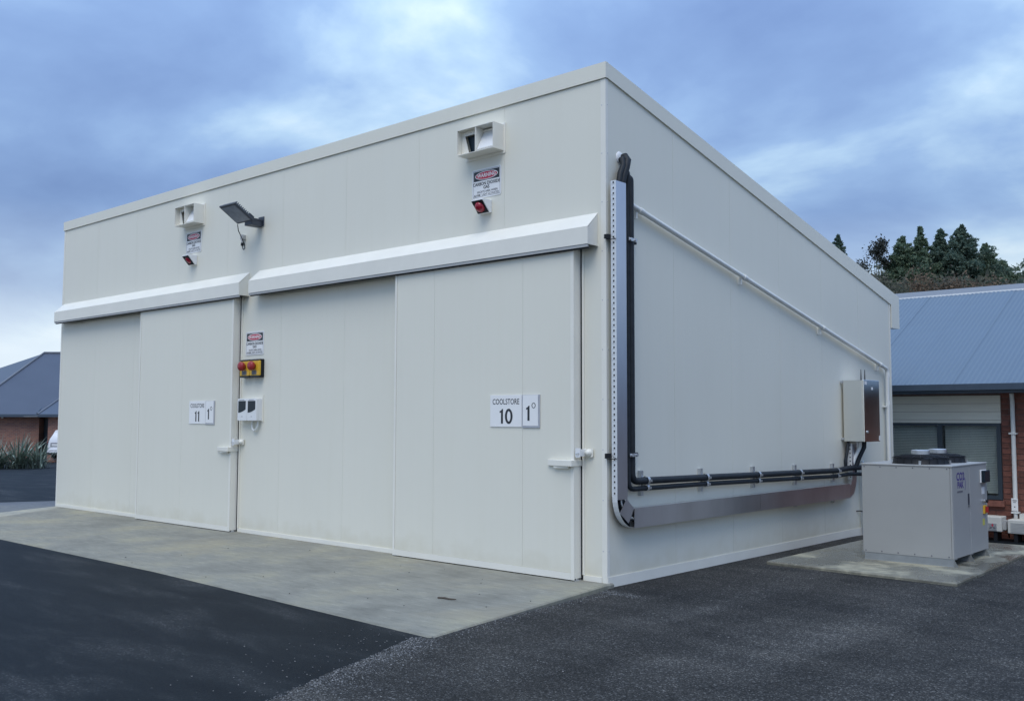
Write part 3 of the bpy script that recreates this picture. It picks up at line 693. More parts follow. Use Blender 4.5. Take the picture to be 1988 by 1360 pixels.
for i, y in enumerate((.53, 1.655, 2.81, 3.88, 4.98)):
    z1 = pz(y, 1.0, .92); z2 = pz(y, .93, .855)
    t = thing('pipe_bracket', ordn[i] + ' pipe bracket along the side wall from the corner', 'bracket', (.0, y, z2 - .05), group='pipe brackets')
    MB().box(.001, .041, -.0205, .0205, -.03, z1 - z2 + .145).build('strut', GALV, t)
    box('base_strut', GALV, t, .001, .043, -.0205, .0205, -.30, -.115 - .06)
    for zc, r_ in ((z1, .042), (z2, .032)):
        zr = zc - (z2 - .05); cl_ = MB()
        pts = [(.075 + r_ * math.cos(a_), .026, zr + r_ * math.sin(a_)) for a_ in np.linspace(-math.pi, math.pi, 15)]
        for (xa, yy, za), (xb, _, zb) in zip(pts[:-1], pts[1:]):
            cl_.add([(xa, .006, za), (xa, .046, za), (xb, .046, zb), (xb, .006, zb)], [(0, 1, 2, 3)])
        cl_.box(.075 + r_ - .004, .075 + r_ + .022, .018, .034, zr - .012, zr + .012)
        cl_.build('clamp', GALV, t)
# clamps on the vertical run
for i, z in enumerate((1.255, 3.36)):
    t = thing('pipe_clamp', ('lower' if i == 0 else 'upper') + ' galvanised clamp on the vertical black pipes', 'clamp', (.0, .28, z), group='pipe clamps')
    MB().box(.109, .115, -.055, .075, -.016, .016).build('band', GALV, t)
    for yy in (-.03, .052): MB().cyl((.115, yy, 0), (.128, yy, 0), .015, 10).build('bolt', GALV, t)

# sloping conduit and downpipe
t = thing('drain_pipe', 'white drain pipe sloping down the side wall into a vertical downpipe', 'pipe')
dz = lambda y: 3.735 - (y - .30) * (3.735 - 2.352) / (6.86 - .30)
MB().tube(bendpath([(-.02, .275, 3.742), (.055, .275, 3.742), (.055, .45, dz(.45)), (.055, 3.4, dz(3.4)), (.055, 6.86, 2.352), (.055, 6.875, -.02)], .06), .0265, 12).build('pipe_run', PVC, t, smooth=True)
for y in (.52, 2.63, 4.72, 6.62):
    z = dz(y); m = MB().cyl((.055, y - .035, dz(y - .035)), (.055, y + .035, dz(y + .035)), .033, 12); m.build('coupling', PVC, t, smooth=True)
    MB().box(.001, .05, y - .075, y - .055, z - .085, z + .005).build('clip', PVC, t)
for z in (1.85, .62, 2.26): MB().cyl((.055, 6.875, z - .03), (.055, 6.875, z + .03), .033, 12).build('coupling', PVC, t, smooth=True); 
for z in (1.80, .50): MB().box(.001, .06, 6.80, 6.915, z - .012, z + .012).build('clip', PVC, t)
t = thing('overflow_pipe', 'short white vertical pipe behind the grey refrigeration unit', 'pipe', (.05, 5.92, 0))
MB().tube(bendpath([(-.05, 0, 1.02), (0, 0, 1.02), (0, 0, .12), (.05, .03, .02)], .05), .022, 10).build('pipe_run', PVC, t, smooth=True)
MB().tube([(-.045, -.14, .345), (-.02, -.09, .345), (0, -.01, .33)], .008, 6).build('clip', BLACK, t)

# stainless cabinet
t = thing('electrical_cabinet', 'stainless steel electrical cabinet on the side wall above the refrigeration unit', 'cabinet', (0, 5.35, 1.31))
box('body', STAINL, t, .030, .300, 0, .525, 0, .825, bevel=.004)
box('door', STAINL, t, .302, .320, -.004, .530, -.003, .830, bevel=.005)
for y, z in ((-.025, .02), (-.025, .79), (.53, .02), (.53, .79)): box('mounting_lug', GALV, t, .001, .030, y, y + .04, z, z + .03)
MB().cyl((.321, .09, .13), (.332, .09, .13), .016, 12).build('lock', GALV, t)
for y in (.33, .46): MB().tube([(.15, y, .826), (.15, y, .90), (.15, y, .985)], [.010, .007, .004], 8).build('antenna', BLACK, t)
box('label_sticker', SIGNW, t, .3205, .3215, .03, .10, .765, .81)
box('label_sticker', SIGNW, t, .3205, .3215, .25, .31, .70, .735)
box('latch_tab', SIGNW, t, .3205, .323, .49, .525, .01, .075)
for k, (y, x) in enumerate(((.20, .17), (.27, .20))):
    pth = [(x, y, -.002), (x, y - .01, -.08), (x - .05, y - .06, -.22), (x - .09, y - .10, -.36), (.075, y - .12, -.50)]
    MB().tube(pth, .024 if k == 0 else .03, 10).build('cable_tail', PVC if k == 0 else RUBBER, t, smooth=True)
MB().tube([(.07, .05, -.003), (.07, .0, -.15), (.07, -.06, -.26), (.07, -.05, -.33), (.07, .02, -.38)], .022, 10).build('cable_tail', RUBBER, t, smooth=True)

# ------------------------------------------------------------ refrigeration unit
U = thing('refrigeration_unit', 'grey refrigeration unit on skids with two fans, on the concrete pad', 'refrigeration unit', (1.0837, 3.3724, .045), .0172)
uw, ud, z0, z1 = .9745, 1.2662, .077, 1.055
box('chassis', UNITG, U, .012, uw - .012, .012, ud - .012, z0 + .004, z1 - .012)
f = box('front_panel', UNITG, U, 0, uw - .022, 0, .011, z0, z1 - .006, bevel=.003)
mb = MB()
for x in np.linspace(.03, uw - .05, 6):
    for z in (z0 + .022, z1 - .022): mb.dome((x, -.0002, z), (0, -1, 0), .008, .005, 8, 2)
mb.build('screws', GREYINK, f, kind='stuff')
box('corner_post', UNITG, U, uw - .020, uw, .0, .030, z0, z1 - .006, bevel=.003)
box('access_door', UNITG, U, uw - .011, uw, .033, .612, z0, z1 - .006, bevel=.003)
box('control_panel', UNITG, U, uw - .011, uw, .618, ud, z0, z1 - .006, bevel=.003)
box('side_panel', UNITG, U, 0, .011, .0125, ud, z0, z1 - .006)
box('rear_panel', UNITG, U, .012, uw - .012, ud - .011, ud, z0, z1 - .006)
box('lid', UNITG, U, -.006, uw + .006, -.006, ud + .006, z1 - .005, z1 + .014, bevel=.004)
for y in (.004, .575, ud - .105):
    m = MB().prism([(y + .0, z0), (y + .1, z0), (y + .1, z0 - .006), (y + .012, z0 - .006), (y + .004, .008), (y + .1, .008), (y + .1, .0), (y - .022, .0), (y - .018, .010)], 'x', .02, uw + .004)
    m.build('skid', UNITF, U)
    MB().prism([(uw + .004, .0), (uw + .045, .0), (uw + .008, .07), (uw + .004, z0)], 'y', y - .015, y - .009).build('skid_gusset', UNITF, U)
for i, yc in enumerate((.33, .915)):
    xc = .545; f = MB(); zt = z1 + .015
    f.tube([(xc, yc, zt), (xc, yc, zt + .012), (xc, yc, zt + .065)], [.305, .292, .285], 36, cap=False)
    fr = f.build('fan_ring', BLACK, U, smooth=True)
    gm = MB()
    for k, r_ in enumerate((.29, .265, .24, .215, .19, .165, .14, .115)): gm.ring((xc, yc, zt + .072 + .035 * (1 - (r_ / .29) ** 2)), r_, .0032, 30, 4)
    for k in range(20):
        a_ = 2 * math.pi * k / 20
        gm.tube([(xc + r_ * math.cos(a_), yc + r_ * math.sin(a_), zt + h_) for r_, h_ in ((.30, .004), (.298, .066), (.22, .088), (.09, .104))], .0032, 4, cap=False)
    gm.build('wire_guard', BLACK, fr, kind='stuff', fix=False)
    for k in range(5):
        a_ = 2 * math.pi * k / 5
        pr = [(xc + r_ * math.cos(a_ + da), yc + r_ * math.sin(a_ + da), zt + h_) for r_, da, h_ in ((.08, -.3, .02), (.27, -.28, .02), (.27, .28, .055), (.08, .3, .05))]
        MB().add(pr + [(p[0], p[1], p[2] + .004) for p in pr], [(0, 1, 2, 3), (4, 5, 6, 7), (0, 1, 5, 4), (1, 2, 6, 5), (2, 3, 7, 6), (3, 0, 4, 7)]).build('fan_blade', FLOODM, fr)
    MB().tube([(xc, yc, zt + .10), (xc, yc, zt + .145), (xc, yc, zt + .152)], [.098, .098, .088], 26).build('motor_cap', GALV, fr, smooth=True)
    for k in range(4):
        a_ = 2 * math.pi * k / 4 + .3
        MB().box(xc + .298 * math.cos(a_) - .012, xc + .298 * math.cos(a_) + .012, yc + .298 * math.sin(a_) - .012, yc + .298 * math.sin(a_) + .012, zt, zt + .04).build('guard_clip', GALV, fr)
XR = uw + .0008
def rb(name, m, y0, y1, za, zb, th=.0012, **k): return box(name, m, U, XR, XR + th, y0, y1, za - .045, zb - .045, **k)
lettering('CO2', .118, .29, .985 - .045, XR + .0006, PURPLE, U, sx=1.15, bold=.026, plane='side', name='logo_lettering')
lettering('PAK', .100, .285, .895 - .045, XR + .0006, PURPLE, U, sx=1.15, bold=.026, plane='side', name='logo_lettering')
arcp = [(.41 + .055 * math.cos(a_), .905 - .045 + .085 * math.sin(a_)) for a_ in np.linspace(-1.0, 1.0, 9)]
arcq = [(.41 + .045 * math.cos(a_) * 1.0, .905 - .045 + .082 * math.sin(a_)) for a_ in np.linspace(-1.0, 1.0, 9)]
MB().prism(arcp + arcq[::-1], 'x', XR - .0002, XR + .0008).build('logo_arc', PURPLE, U)
box('logo_line', GREYINK, U, XR - .0002, XR + .0006, .17, .36, .815 - .045, .835 - .045)
rb('handle_recess', FLOODM, .535, .590, .665, .79, .002); rb('handle_lip', UNITF, .530, .595, .645, .662, .006)
rb('display_frame', SIGNW, 1.00, 1.235, .885, 1.03, .012, bevel=.003)
box('display', DARKGLASS, U, XR + .0125, XR + .05, 1.02, 1.225, .89 - .045, 1.025 - .045, bevel=.006)
rb('data_plate', SIGNW, 1.05, 1.165, .755, .835)
MB().cyl((XR, 1.085, .635), (XR + .03, 1.085, .635), .016, 10).build('pilot_knob', GALV, U)
MB().cyl((XR, 1.165, .625), (XR + .035, 1.165, .625), .017, 10).build('pilot_knob', BLACK, U)
iso = rb('isolator', YELLOW, 1.085, 1.195, .53, .625, .014, bevel=.003)
MB().box(XR + .0145, XR + .045, 1.13, 1.15, .545 - .045, .61 - .045).build('isolator_handle', RED, iso)
rb('caution_label', mat('pale_yellow_label', (.55, .52, .12), .5), 1.065, 1.145, .40, .475)

# ------------------------------------------------------------ brick building on the right
YB = 8.70; GZ = -.21
H = thing('brick_building', 'low red brick building with slate-blue corrugated roof behind the unit', 'building', (0, YB, GZ))
def hz_(z): return z - GZ
XL, XR2 = -4.0, 9.0
wx0, wx1, wz0, wz1 = -1.30, 1.085, .385, 1.556
mb = MB()
mb.box(wx1, XR2, .010, .12, 0, hz_(2.02)).box(XL, wx1, .010, .12, 0, hz_(wz0)).box(XL, wx0, .010, .12, hz_(wz0), hz_(2.02)).box(wx0, wx1, .010, .12, hz_(1.98), hz_(2.02))
mb.box(XL, XR2, 6.4, 6.5, 0, hz_(2.02)).box(XR2 - .1, XR2, .13, 6.39, 0, hz_(2.02))
wall = mb.build('wall', MORTAR, H)
bw, bh, gp = .230, .086, .010
def brick_mesh(wd):
    m = MB().box(-wd / 2, wd / 2, -.001, .05, -.038, .038); me = m.build('tmp', BRICK, None, bevel=.003); d_ = me.data; bpy.data.objects.remove(me); return d_
BFULL, BHALF = brick_mesh(bw - gp), brick_mesh(bw / 2 - gp)
nb = 0; rest = MB()
for r_ in range(26):
    zc = .003 + bh * (r_ + .5)
    off = 0 if r_ % 2 else bw / 2
    zabs = zc + GZ
    x = wx1 if zabs > wz0 - .02 else wx1 - bw * 9
    first = True
    while x < 8.6:
        if off and first: wd, data = bw / 2, BHALF
        else: wd, data = bw, BFULL
        first = False
        xc = x + wd / 2
        if -.2 < xc < 2.35 and nb < 290:
            o = bpy.data.objects.new('brick', data); C.objects.link(o); o.parent = wall
            o.location = (xc, random.uniform(-.002, .002), zc); nb += 1
        else:
            rest.box(xc - wd / 2 + .005, xc + wd / 2 - .005, -.001, .05, zc - .038, zc + .038)
        x += wd
rest.build('brickwork', BRICK, wall, kind='stuff')
for a_, b_ in ((1.985, 1.862), (1.858, 1.735), (1.731, 1.608)):
    MB().prism([(-.012, hz_(a_)), (.012, hz_(a_)), (.012, hz_(b_)), (-.028, hz_(b_))], 'x', wx0, wx1 + .004).build('weatherboard', BOARD, H)
box('window_head', BOARD, H, wx0, wx1 + .004, -.02, .02, hz_(1.5565), hz_(1.604))
wn = MB()
fw = .062
wn.box(wx0, wx1, -.030, .03, hz_(wz1 - fw * .7), hz_(wz1)).box(wx0, wx1, -.030, .03, hz_(wz0), hz_(wz0 + fw)).box(wx1 - fw, wx1, -.030, .03, hz_(wz0 + fw), hz_(wz1 - fw * .7)).box(.138, .217, -.030, .03, hz_(wz0 + fw), hz_(wz1 - fw * .7)).box(wx0, wx0 + fw, -.030, .03, hz_(wz0 + fw), hz_(wz1 - fw * .7))
win = wn.build('window', FRAME, H)
box('sill', BRICK, win, wx0 + .3, wx1 + .03, -.060, .0, hz_(wz0 - .10), hz_(wz0 - .012))
for a_, b_ in ((wx0 + fw, .138), (.217, wx1 - fw)):
    box('pane', GLASS, win, a_ + .001, b_ - .001, -.004, .0, hz_(wz0 + fw) + .001, hz_(wz1 - fw * .7) - .001)
    bl = MB()
    for z in np.arange(wz0 + fw + .03, wz1 - fw, .026):
        bl.prism([(.062, hz_(z)), (.080, hz_(z) + .021), (.0805, hz_(z) + .0195), (.0625, hz_(z) - .0015)], 'x', a_ + .015, b_ - .02)
    bl.build('blind', BLIND, win, kind='stuff')
box('room_shade_sheet', ROOMD, win, wx0, wx1, .30, .32, hz_(wz0), hz_(wz1))  # dark sheet standing in for the unlit room behind the blind
box('stay', BLACK, win, .86, .875, -.033, -.0305, hz_(wz0 + .062), hz_(wz0 + .13))
# eaves and roof
YE = -.45; ze = 2.150
g_ = MB().prism([(YE - .10, hz_(ze - .092)), (YE - .005, hz_(ze - .092)), (YE - .005, hz_(ze)), (YE - .015, hz_(ze)), (YE - .02, hz_(ze - .08)), (YE - .085, hz_(ze - .08)), (YE - .092, hz_(ze + .002)), (YE - .108, hz_(ze + .002))], 'x', XL, XR2 + .4).build('gutter', GUTTER, H)
box('fascia', GUTTER, H, XL, XR2 + .4, YE, YE + .02, hz_(ze - .14), hz_(ze))
box('soffit', SOFFIT, H, XL, XR2 + .4, YE + .021, .008, hz_(2.021), hz_(2.03))
RW, RZ = 3.75, 4.055
pa = math.atan2(RZ - ze, RW)
shw = .762; k = 0
prof = np.linspace(0, 1, 61)
sh = MB()
xs = prof * shw; zs = .0050 * np.cos(2 * math.pi * 10 * prof)
def sheet_mesh():
    v = []; fc = []
    for s_, (yy, zz2) in enumerate(((YE - .06, hz_(ze) + .012 - .06 * math.tan(pa)), (YE + RW, hz_(RZ) + .012))):
        for x_, dz_ in zip(xs, zs): v.append((x_, yy, zz2 + dz_))
    for i in range(60): fc.append((i, i + 1, 61 + i + 1, 61 + i))
    me = bpy.data.meshes.new('roof_sheet'); me.from_pydata(v, [], fc); me.materials.append(ROOFB)
    for p_ in me.polygons: p_.use_smooth = True
    return me
SM = sheet_mesh()
roof = MB().prism([(YE + .03, hz_(ze) - .01), (YE + RW, hz_(RZ) - .02), (YE + 2 * RW, hz_(ze) - .01)], 'x', XL, XR2).build('roof', ROOFB, H)
x = XL
while x < XR2 + .2:
    o = bpy.data.objects.new('roof_sheet', SM); C.objects.link(o); o.parent = roof; o.location = (x, 0, .0035 * (k % 2)); x += shw - .004; k += 1
MB().prism([(YE + RW - .19, hz_(RZ) - .19 * math.tan(pa) + .030), (YE + RW, hz_(RZ) + .055), (YE + RW + .19, hz_(RZ) - .19 * math.tan(pa) + .03), (YE + RW, hz_(RZ) + .02)], 'x', XL, XR2 + .5).build('ridge_cap', ROOFC, roof)
sc = MB(); x = XL
while x < XR2 + .4:
    pr = []
    for i in range(9):
        xx = x + .0762 * i / 8; pr.append((xx, .004 * math.cos(2 * math.pi * i / 8) - .03))
    yy = YE + RW - .193; z_ = hz_(RZ) - .193 * math.tan(pa)
    sc.prism([(x, .036), ] + [(a_, b_ - .014) for a_, b_ in pr] + [(x + .0762, .036)], 'y', yy - .004, yy)
    for q_ in range(len(sc.v) - 2 * 11, len(sc.v)): sc.v[q_] = (sc.v[q_][0], sc.v[q_][1], sc.v[q_][2] + z_)
    x += .0762
sc.build('scalloped_glint', WHITE, roof, kind='stuff')  # white strip painting the bright reflection along the ridge cap edge
# downpipe
t = thing('downpipe', 'white plastic downpipe on the red brick wall', 'downpipe', (1.268, YB - .045, GZ))
MB().tube([(0, -.02, hz_(2.01)), (0, 0, hz_(1.9)), (0, 0, .30)], .033, 12).build('pipe_run', PVC, t, smooth=True)
for z in (1.40, .21): MB().box(-.055, .055, -.042, .044, hz_(z) - .012, hz_(z) + .012).build('clip', PVC, t)
n_ = box('notice', SIGNW, t, -.045, .045, -.046, -.036, hz_(.235), hz_(.425))
box('notice_print', GREYINK, t, -.030, .030, -.0475, -.0465, hz_(.385), hz_(.398)); box('notice_print', GREYINK, t, -.020, .020, -.0475, -.0465, hz_(.36), hz_(.37)); box('notice_print', INK, t, -.008, .008, -.0475, -.0465, hz_(.29), hz_(.305))
# heat pumps
def heat_pump(x0, x1, za, zb, label, grille, logo):
    t = thing('heat_pump', label, 'heat pump', (x0, 8.30, za), group='heat pumps')
    wd, ht = x1 - x0, zb - za
    box('casing', ACW, t, 0, wd, 0, .26, 0, ht, bevel=.012, seg=2)
    for xx in (.08, wd - .12): box('foot', BLACK, t, xx, xx + .05, .02, .24, GZ - za - .01, -.001)
    if grille:
        for i in range(7): box('louvre', SOFFIT, t, .045, wd - .28, -.006, -.0008, .025 + i * (ht - .06) / 7, .025 + (i + .42) * (ht - .06) / 7)
    if logo:
        bd = box('badge', GALV, t, wd - .185, wd - .070, -.004, -.0008, .012, .120)
        cx, cz, s_ = wd - .1275, .068, .030
        for ang, m_ in ((90, SIGNRED), (210, GREYINK), (330, GREYINK)):
            d_ = Vector((math.cos(R(ang)), math.sin(R(ang)))); p_ = Vector((-d_.y, d_.x))
            pts = [Vector((cx, cz)), Vector((cx, cz)) + d_ * s_ * .87 + p_ * s_ * .5, Vector((cx, cz)) + d_ * s_ * 1.73, Vector((cx, cz)) + d_ * s_ * .87 - p_ * s_ * .5]
            MB().prism([(v.x, v.y) for v in pts], 'y', -.0052, -.0042).build('badge_diamond', m_, bd)
    MB().prism(rrect(wd + .001, wd + .05, .03, ht * .75, .01), 'y', .06, .18).build('valve_cover', SOFFIT, t)
    MB().tube([(wd + .03, .12, .05), (wd + .035, .20, -.02), (wd + .02, .30, -.10)], .012, 6).build('hose', BLACK, t)
heat_pump(.42, 1.161, -.062, .160, 'white heat pump with three-diamond badge behind the refrigeration unit', False, True)
heat_pump(1.242, 2.00, -.075, .130, 'white louvred heat pump at the right edge of the photograph', True, False)
o = MB().prism(rrect(1.345, 1.60, .105, .205, .015), 'y', 8.55, 8.66).build('pipe_cover', ACW)
tag(o, 'small white pipe cover on the brick wall above the louvred heat pump', 'pipe cover')

# ------------------------------------------------------------ brick house far left
HB = thing('brick_house', 'red brick house with blue hip roof beyond the parking area', 'house')
Cm = np.array([5.6287, -7.6249, 1.6])
rt = np.array([math.cos(yaw), -math.sin(yaw), 0]); fw3 = np.array(fwd); upv = np.cross(rt, fw3)
E0 = np.array([-54.60, 15.06, 1.81]); E1 = np.array([-52.05, 17.35, 1.82])       # measured eave points
ex = (E1 - E0); ex[2] = 0; ex /= np.linalg.norm(ex); ey = np.array([-ex[1], ex[0], 0])
HB.location = (E0[0], E0[1], -.75); HB.rotation_euler = (0, 0, math.atan2(ex[1], ex[0]))
ez = 1.80 + .75
HBRICK = bpy.data.materials.new('far_brickwork'); HBRICK.use_nodes = True
_t = HBRICK.node_tree; _bb = _t.nodes['Principled BSDF']; _o = N(_t, 'ShaderNodeTexCoord'); _mp = N(_t, 'ShaderNodeMapping'); _mp.inputs['Rotation'].default_value = (R(90), 0, 0)
L(_t, _o.outputs['Object'], _mp.inputs[0])
_br = N(_t, 'ShaderNodeTexBrick', i_Scale=1.0); _br.inputs['Brick Width'].default_value = .23; _br.inputs['Row Height'].default_value = .086; _br.inputs['Mortar Size'].default_value = .008
_br.inputs['Color1'].default_value = (.36, .17, .115, 1); _br.inputs['Color2'].default_value = (.24, .12, .095, 1); _br.inputs['Mortar'].default_value = (.30, .23, .2, 1); _br.inputs['Bias'].default_value = 0
L(_t, _mp.outputs[0], _br.inputs['Vector']); L(_t, _br.outputs[0], _bb.inputs['Base Color']); _bb.inputs['Roughness'].default_value = .85
MB().box(-8, 2.0, .6, 5.0, -.3, ez - .1).build('wall', HBRICK, HB)
box('wall', HBRICK, HB, 3.25, 3.95, -.95, -.4, -.3, ez - .1)
box('wall', HBRICK, HB, 2.0, 9, 1.2, 5, -.3, ez - .1)
dr = box('door', FRAME, HB, 2.05, 2.50, 1.10, 1.18, .05, ez - .25)
MB().cyl((2.40, 1.09, 1.05), (2.40, 1.02, 1.05), .05, 8).build('handle', GALV, dr)
box('fascia', GUTTER, HB, -8, 2.3, .0, .12, ez - .16, ez)
box('fascia', GUTTER, HB, 2.85, 9, -1.4, -1.28, ez - .16, ez)
box('soffit', SOFFIT, HB, -8, 2.0, .12, .62, ez - .14, ez - .12); box('soffit', SOFFIT, HB, 2.0, 9, -1.27, 1.3, ez - .14, ez - .12)
MB().add([(-2.3, .0, ez), (9, 0, ez), (9, 5.0, 6.42), (.06, 5.0, 6.42), (-16, 12, ez), (-8, 0, ez)], [(0, 1, 2, 3), (0, 3, 4, 5)]).build('roof', ROOFD, HB, fix=False)
MB().tube([(-2.3, -.0, ez + .02), (.06, 5.0, 6.45), (9, 5.0, 6.45)], .07, 6).build('hip_cap', ROOFC, HB)
MB().add([(2.15, .02, ez + .03), (2.85, -1.4, ez), (3.0, 1.0, ez + .90), (2.08, 3.0, ez + 1.75), (9, -1.4, ez), (9, 1.0, ez + .90)], [(0, 1, 2, 3), (1, 4, 5, 2)]).build('porch_roof', ROOFD, HB, fix=False)
MB().tube([(2.85, -1.4, ez + .02), (3.0, 1.0, ez + .92), (9, 1.0, ez + .92)], .05, 6).build('hip_cap', ROOFC, HB)
MB().tube([(2.15, .0, ez + .06), (2.08, 3.0, ez + 1.80)], .05, 6).build('valley_gutter', GUTTER, HB)
MB().cyl((-.9, .50, .4), (-.9, .50, 1.7), .03, 8).build('vent_pipe', PVC, HB)
MB().dome((-.0, .3, ez - .2), (0, -1, 0), .06, .08, 8, 3).build('porch_lamp', WHITE, HB)

# white car
car = thing('parked_car', 'white car parked beside the brick house, half hidden by the coolstore', 'car', (-50.66, 16.12, -.70), R(41.9))
secs = [(-.02, .80, .84, .55, .30, .92, .95), (.10, .86, .88, .62, .24, .98, 1.35), (.45, .88, .89, .64, .22, 1.0, 1.60), (1.2, .89, .90, .66, .22, 1.0, 1.66), (2.3, .89, .90, .66, .22, .99, 1.64), (3.2, .88, .89, .62, .22, .98, 1.10), (4.1, .86, .87, .60, .24, .88, .93), (4.5, .76, .78, .55, .32, .70, .74)]
m = MB(); rings = []
for (y, wb, wl, wr, zb, zl, zr) in secs:
    rings.append([(-wb, y, zb), (-wl, y, (zb + zl) / 2), (-wl, y, zl), (-wr, y, zr), (0, y, zr + .03), (wr, y, zr), (wl, y, zl), (wl, y, (zb + zl) / 2), (wb, y, zb)])
vs_ = [v for r_ in rings for v in r_]; fs = []
for i in range(len(rings) - 1):
    for j in range(9): fs.append((i * 9 + j, i * 9 + (j + 1) % 9, (i + 1) * 9 + (j + 1) % 9, (i + 1) * 9 + j))
fs += [tuple(range(9)), tuple(range((len(rings) - 1) * 9, len(rings) * 9))]
car_off = .90
def cbuild(mb, name, mt, par=None, **k):
    mb.v = [(x + car_off, y, z) for x, y, z in mb.v]; return mb.build(name, mt, par or car, **k)
cbuild(MB().add(vs_, fs), 'body', CARW, smooth=True)
cbuild(MB().add([(-.70, .065, 1.02), (.70, .065, 1.02), (.58, .30, 1.50), (-.58, .30, 1.50)], [(0, 1, 2, 3)]), 'rear_window', DARKGLASS)
for s in (-1, 1):
    cbuild(MB().add([(s * .885, .5, 1.04), (s * .885, 3.0, 1.04), (s * .70, 2.4, 1.54), (s * .70, .6, 1.54)], [(0, 1, 2, 3)]), 'side_window', DARKGLASS)
    cbuild(MB().box(s * .855 - .05, s * .855 + .02, .03, .12, .84, .98), 'tail_light', LENS)
    for y in (.85, 3.55):
        wl_ = cbuild(MB().cyl((s * .72, y, .32), (s * .91, y, .32), .32, 18), 'wheel', TYRE)
        cbuild(MB().cyl((s * .905, y, .32), (s * .925, y, .32), .20, 12), 'rim', GALV, wl_)
cbuild(MB().box(-.84, .84, -.10, .02, .30, .58), 'bumper', CARW, bevel=.03)
cbuild(MB().box(-.80, .80, -.105, -.02, .26, .36), 'bumper_trim', BLACK)
cbuild(MB().box(-.62, -.28, -.035, -.022, .72, .85), 'number_plate', SIGNW)
cbuild(MB().box(-.68, .46, -.0300, -.0205, .69, .90), 'plate_recess', GREYINK)

# flax clumps: every blade a part
def blade_mesh(Lb, wb, bend):
    v = []; fc = []; n = 7
    for i in range(n + 1):
        s_ = i / n; x = bend * s_ ** 2 * Lb; z = Lb * s_ * (1 - .35 * bend * s_); wd = wb * (1 - s_ ** 2.5) * (.7 + .6 * s_) * .5
        v += [(x, -wd, z), (x - .01, 0, z - wd * .5), (x, wd, z)]
    for i in range(n): fc += [(i * 3, i * 3 + 1, i * 3 + 4, i * 3 + 3), (i * 3 + 1, i * 3 + 2, i * 3 + 5, i * 3 + 4)]
    me = bpy.data.meshes.new('leaf'); me.from_pydata(v, [], fc); me.materials.append(FLAX2); return me
BLADES = [blade_mesh(1.55, .085, .25), blade_mesh(1.45, .10, .55), blade_mesh(1.35, .09, .85), blade_mesh(1.25, .11, 1.1), blade_mesh(1.6, .08, .1)]
for i, (fx, fy, lab, nbl) in enumerate(((-42.2, 10.2, 'spiky green flax bush at the left edge of the photograph', 98), (-41.4, 10.95, 'spiky green flax bush in the middle of the three by the brick house', 98), (-40.75, 11.55, 'spiky green flax bush nearest the coolstore wall', 92))):
    t = thing('flax_bush', lab, 'plant', (fx, fy, gh(fx, fy) - .02), group='flax bushes')
    for j in range(nbl):
        o = bpy.data.objects.new('leaf', random.choice(BLADES)); C.objects.link(o); o.parent = t
        a_ = random.uniform(0, 2 * math.pi); r_ = random.uniform(0, .50)
        o.location = (r_ * math.cos(a_), r_ * math.sin(a_), 0); o.rotation_euler = (0, random.uniform(-.05, .45), a_ + random.uniform(-.4, .4))
        s_ = random.uniform(.65, 1.08) * (1.06, 1.06, .92)[i]; o.scale = (s_, s_, s_)
    MB().dome((0, 0, -.02), (0, 0, 1), .34, .55, 14, 5).build('dead_leaf_core', mat('flax_core', (.035, .045, .035), .9, var=.4, scale=9), t)

# ------------------------------------------------------------ trees behind the brick building
def leaves(pts, size, m, name, parent, flat=.0):
    n = len(pts); P = np.asarray(pts, float)
    a = rng.normal(size=(n, 3)); a /= np.linalg.norm(a, axis=1)[:, None]
    b = rng.normal(size=(n, 3)); b -= (a * b).sum(1)[:, None] * a; b /= np.linalg.norm(b, axis=1)[:, None]
    s = size * rng.uniform(.55, 1.25, (n, 1))
    v = np.stack([P - a * s, P + b * s * .5, P + a * s, P - b * s * .5], 1).reshape(-1, 3)
    me = bpy.data.meshes.new(name); me.vertices.add(4 * n); me.vertices.foreach_set('co', v.ravel())
    me.loops.add(4 * n); me.loops.foreach_set('vertex_index', np.arange(4 * n)); me.polygons.add(n)
    me.polygons.foreach_set('loop_start', np.arange(0, 4 * n, 4)); me.update(calc_edges=True); me.materials.append(m)
    o = bpy.data.objects.new(name, me); C.objects.link(o); o.parent = parent; return o
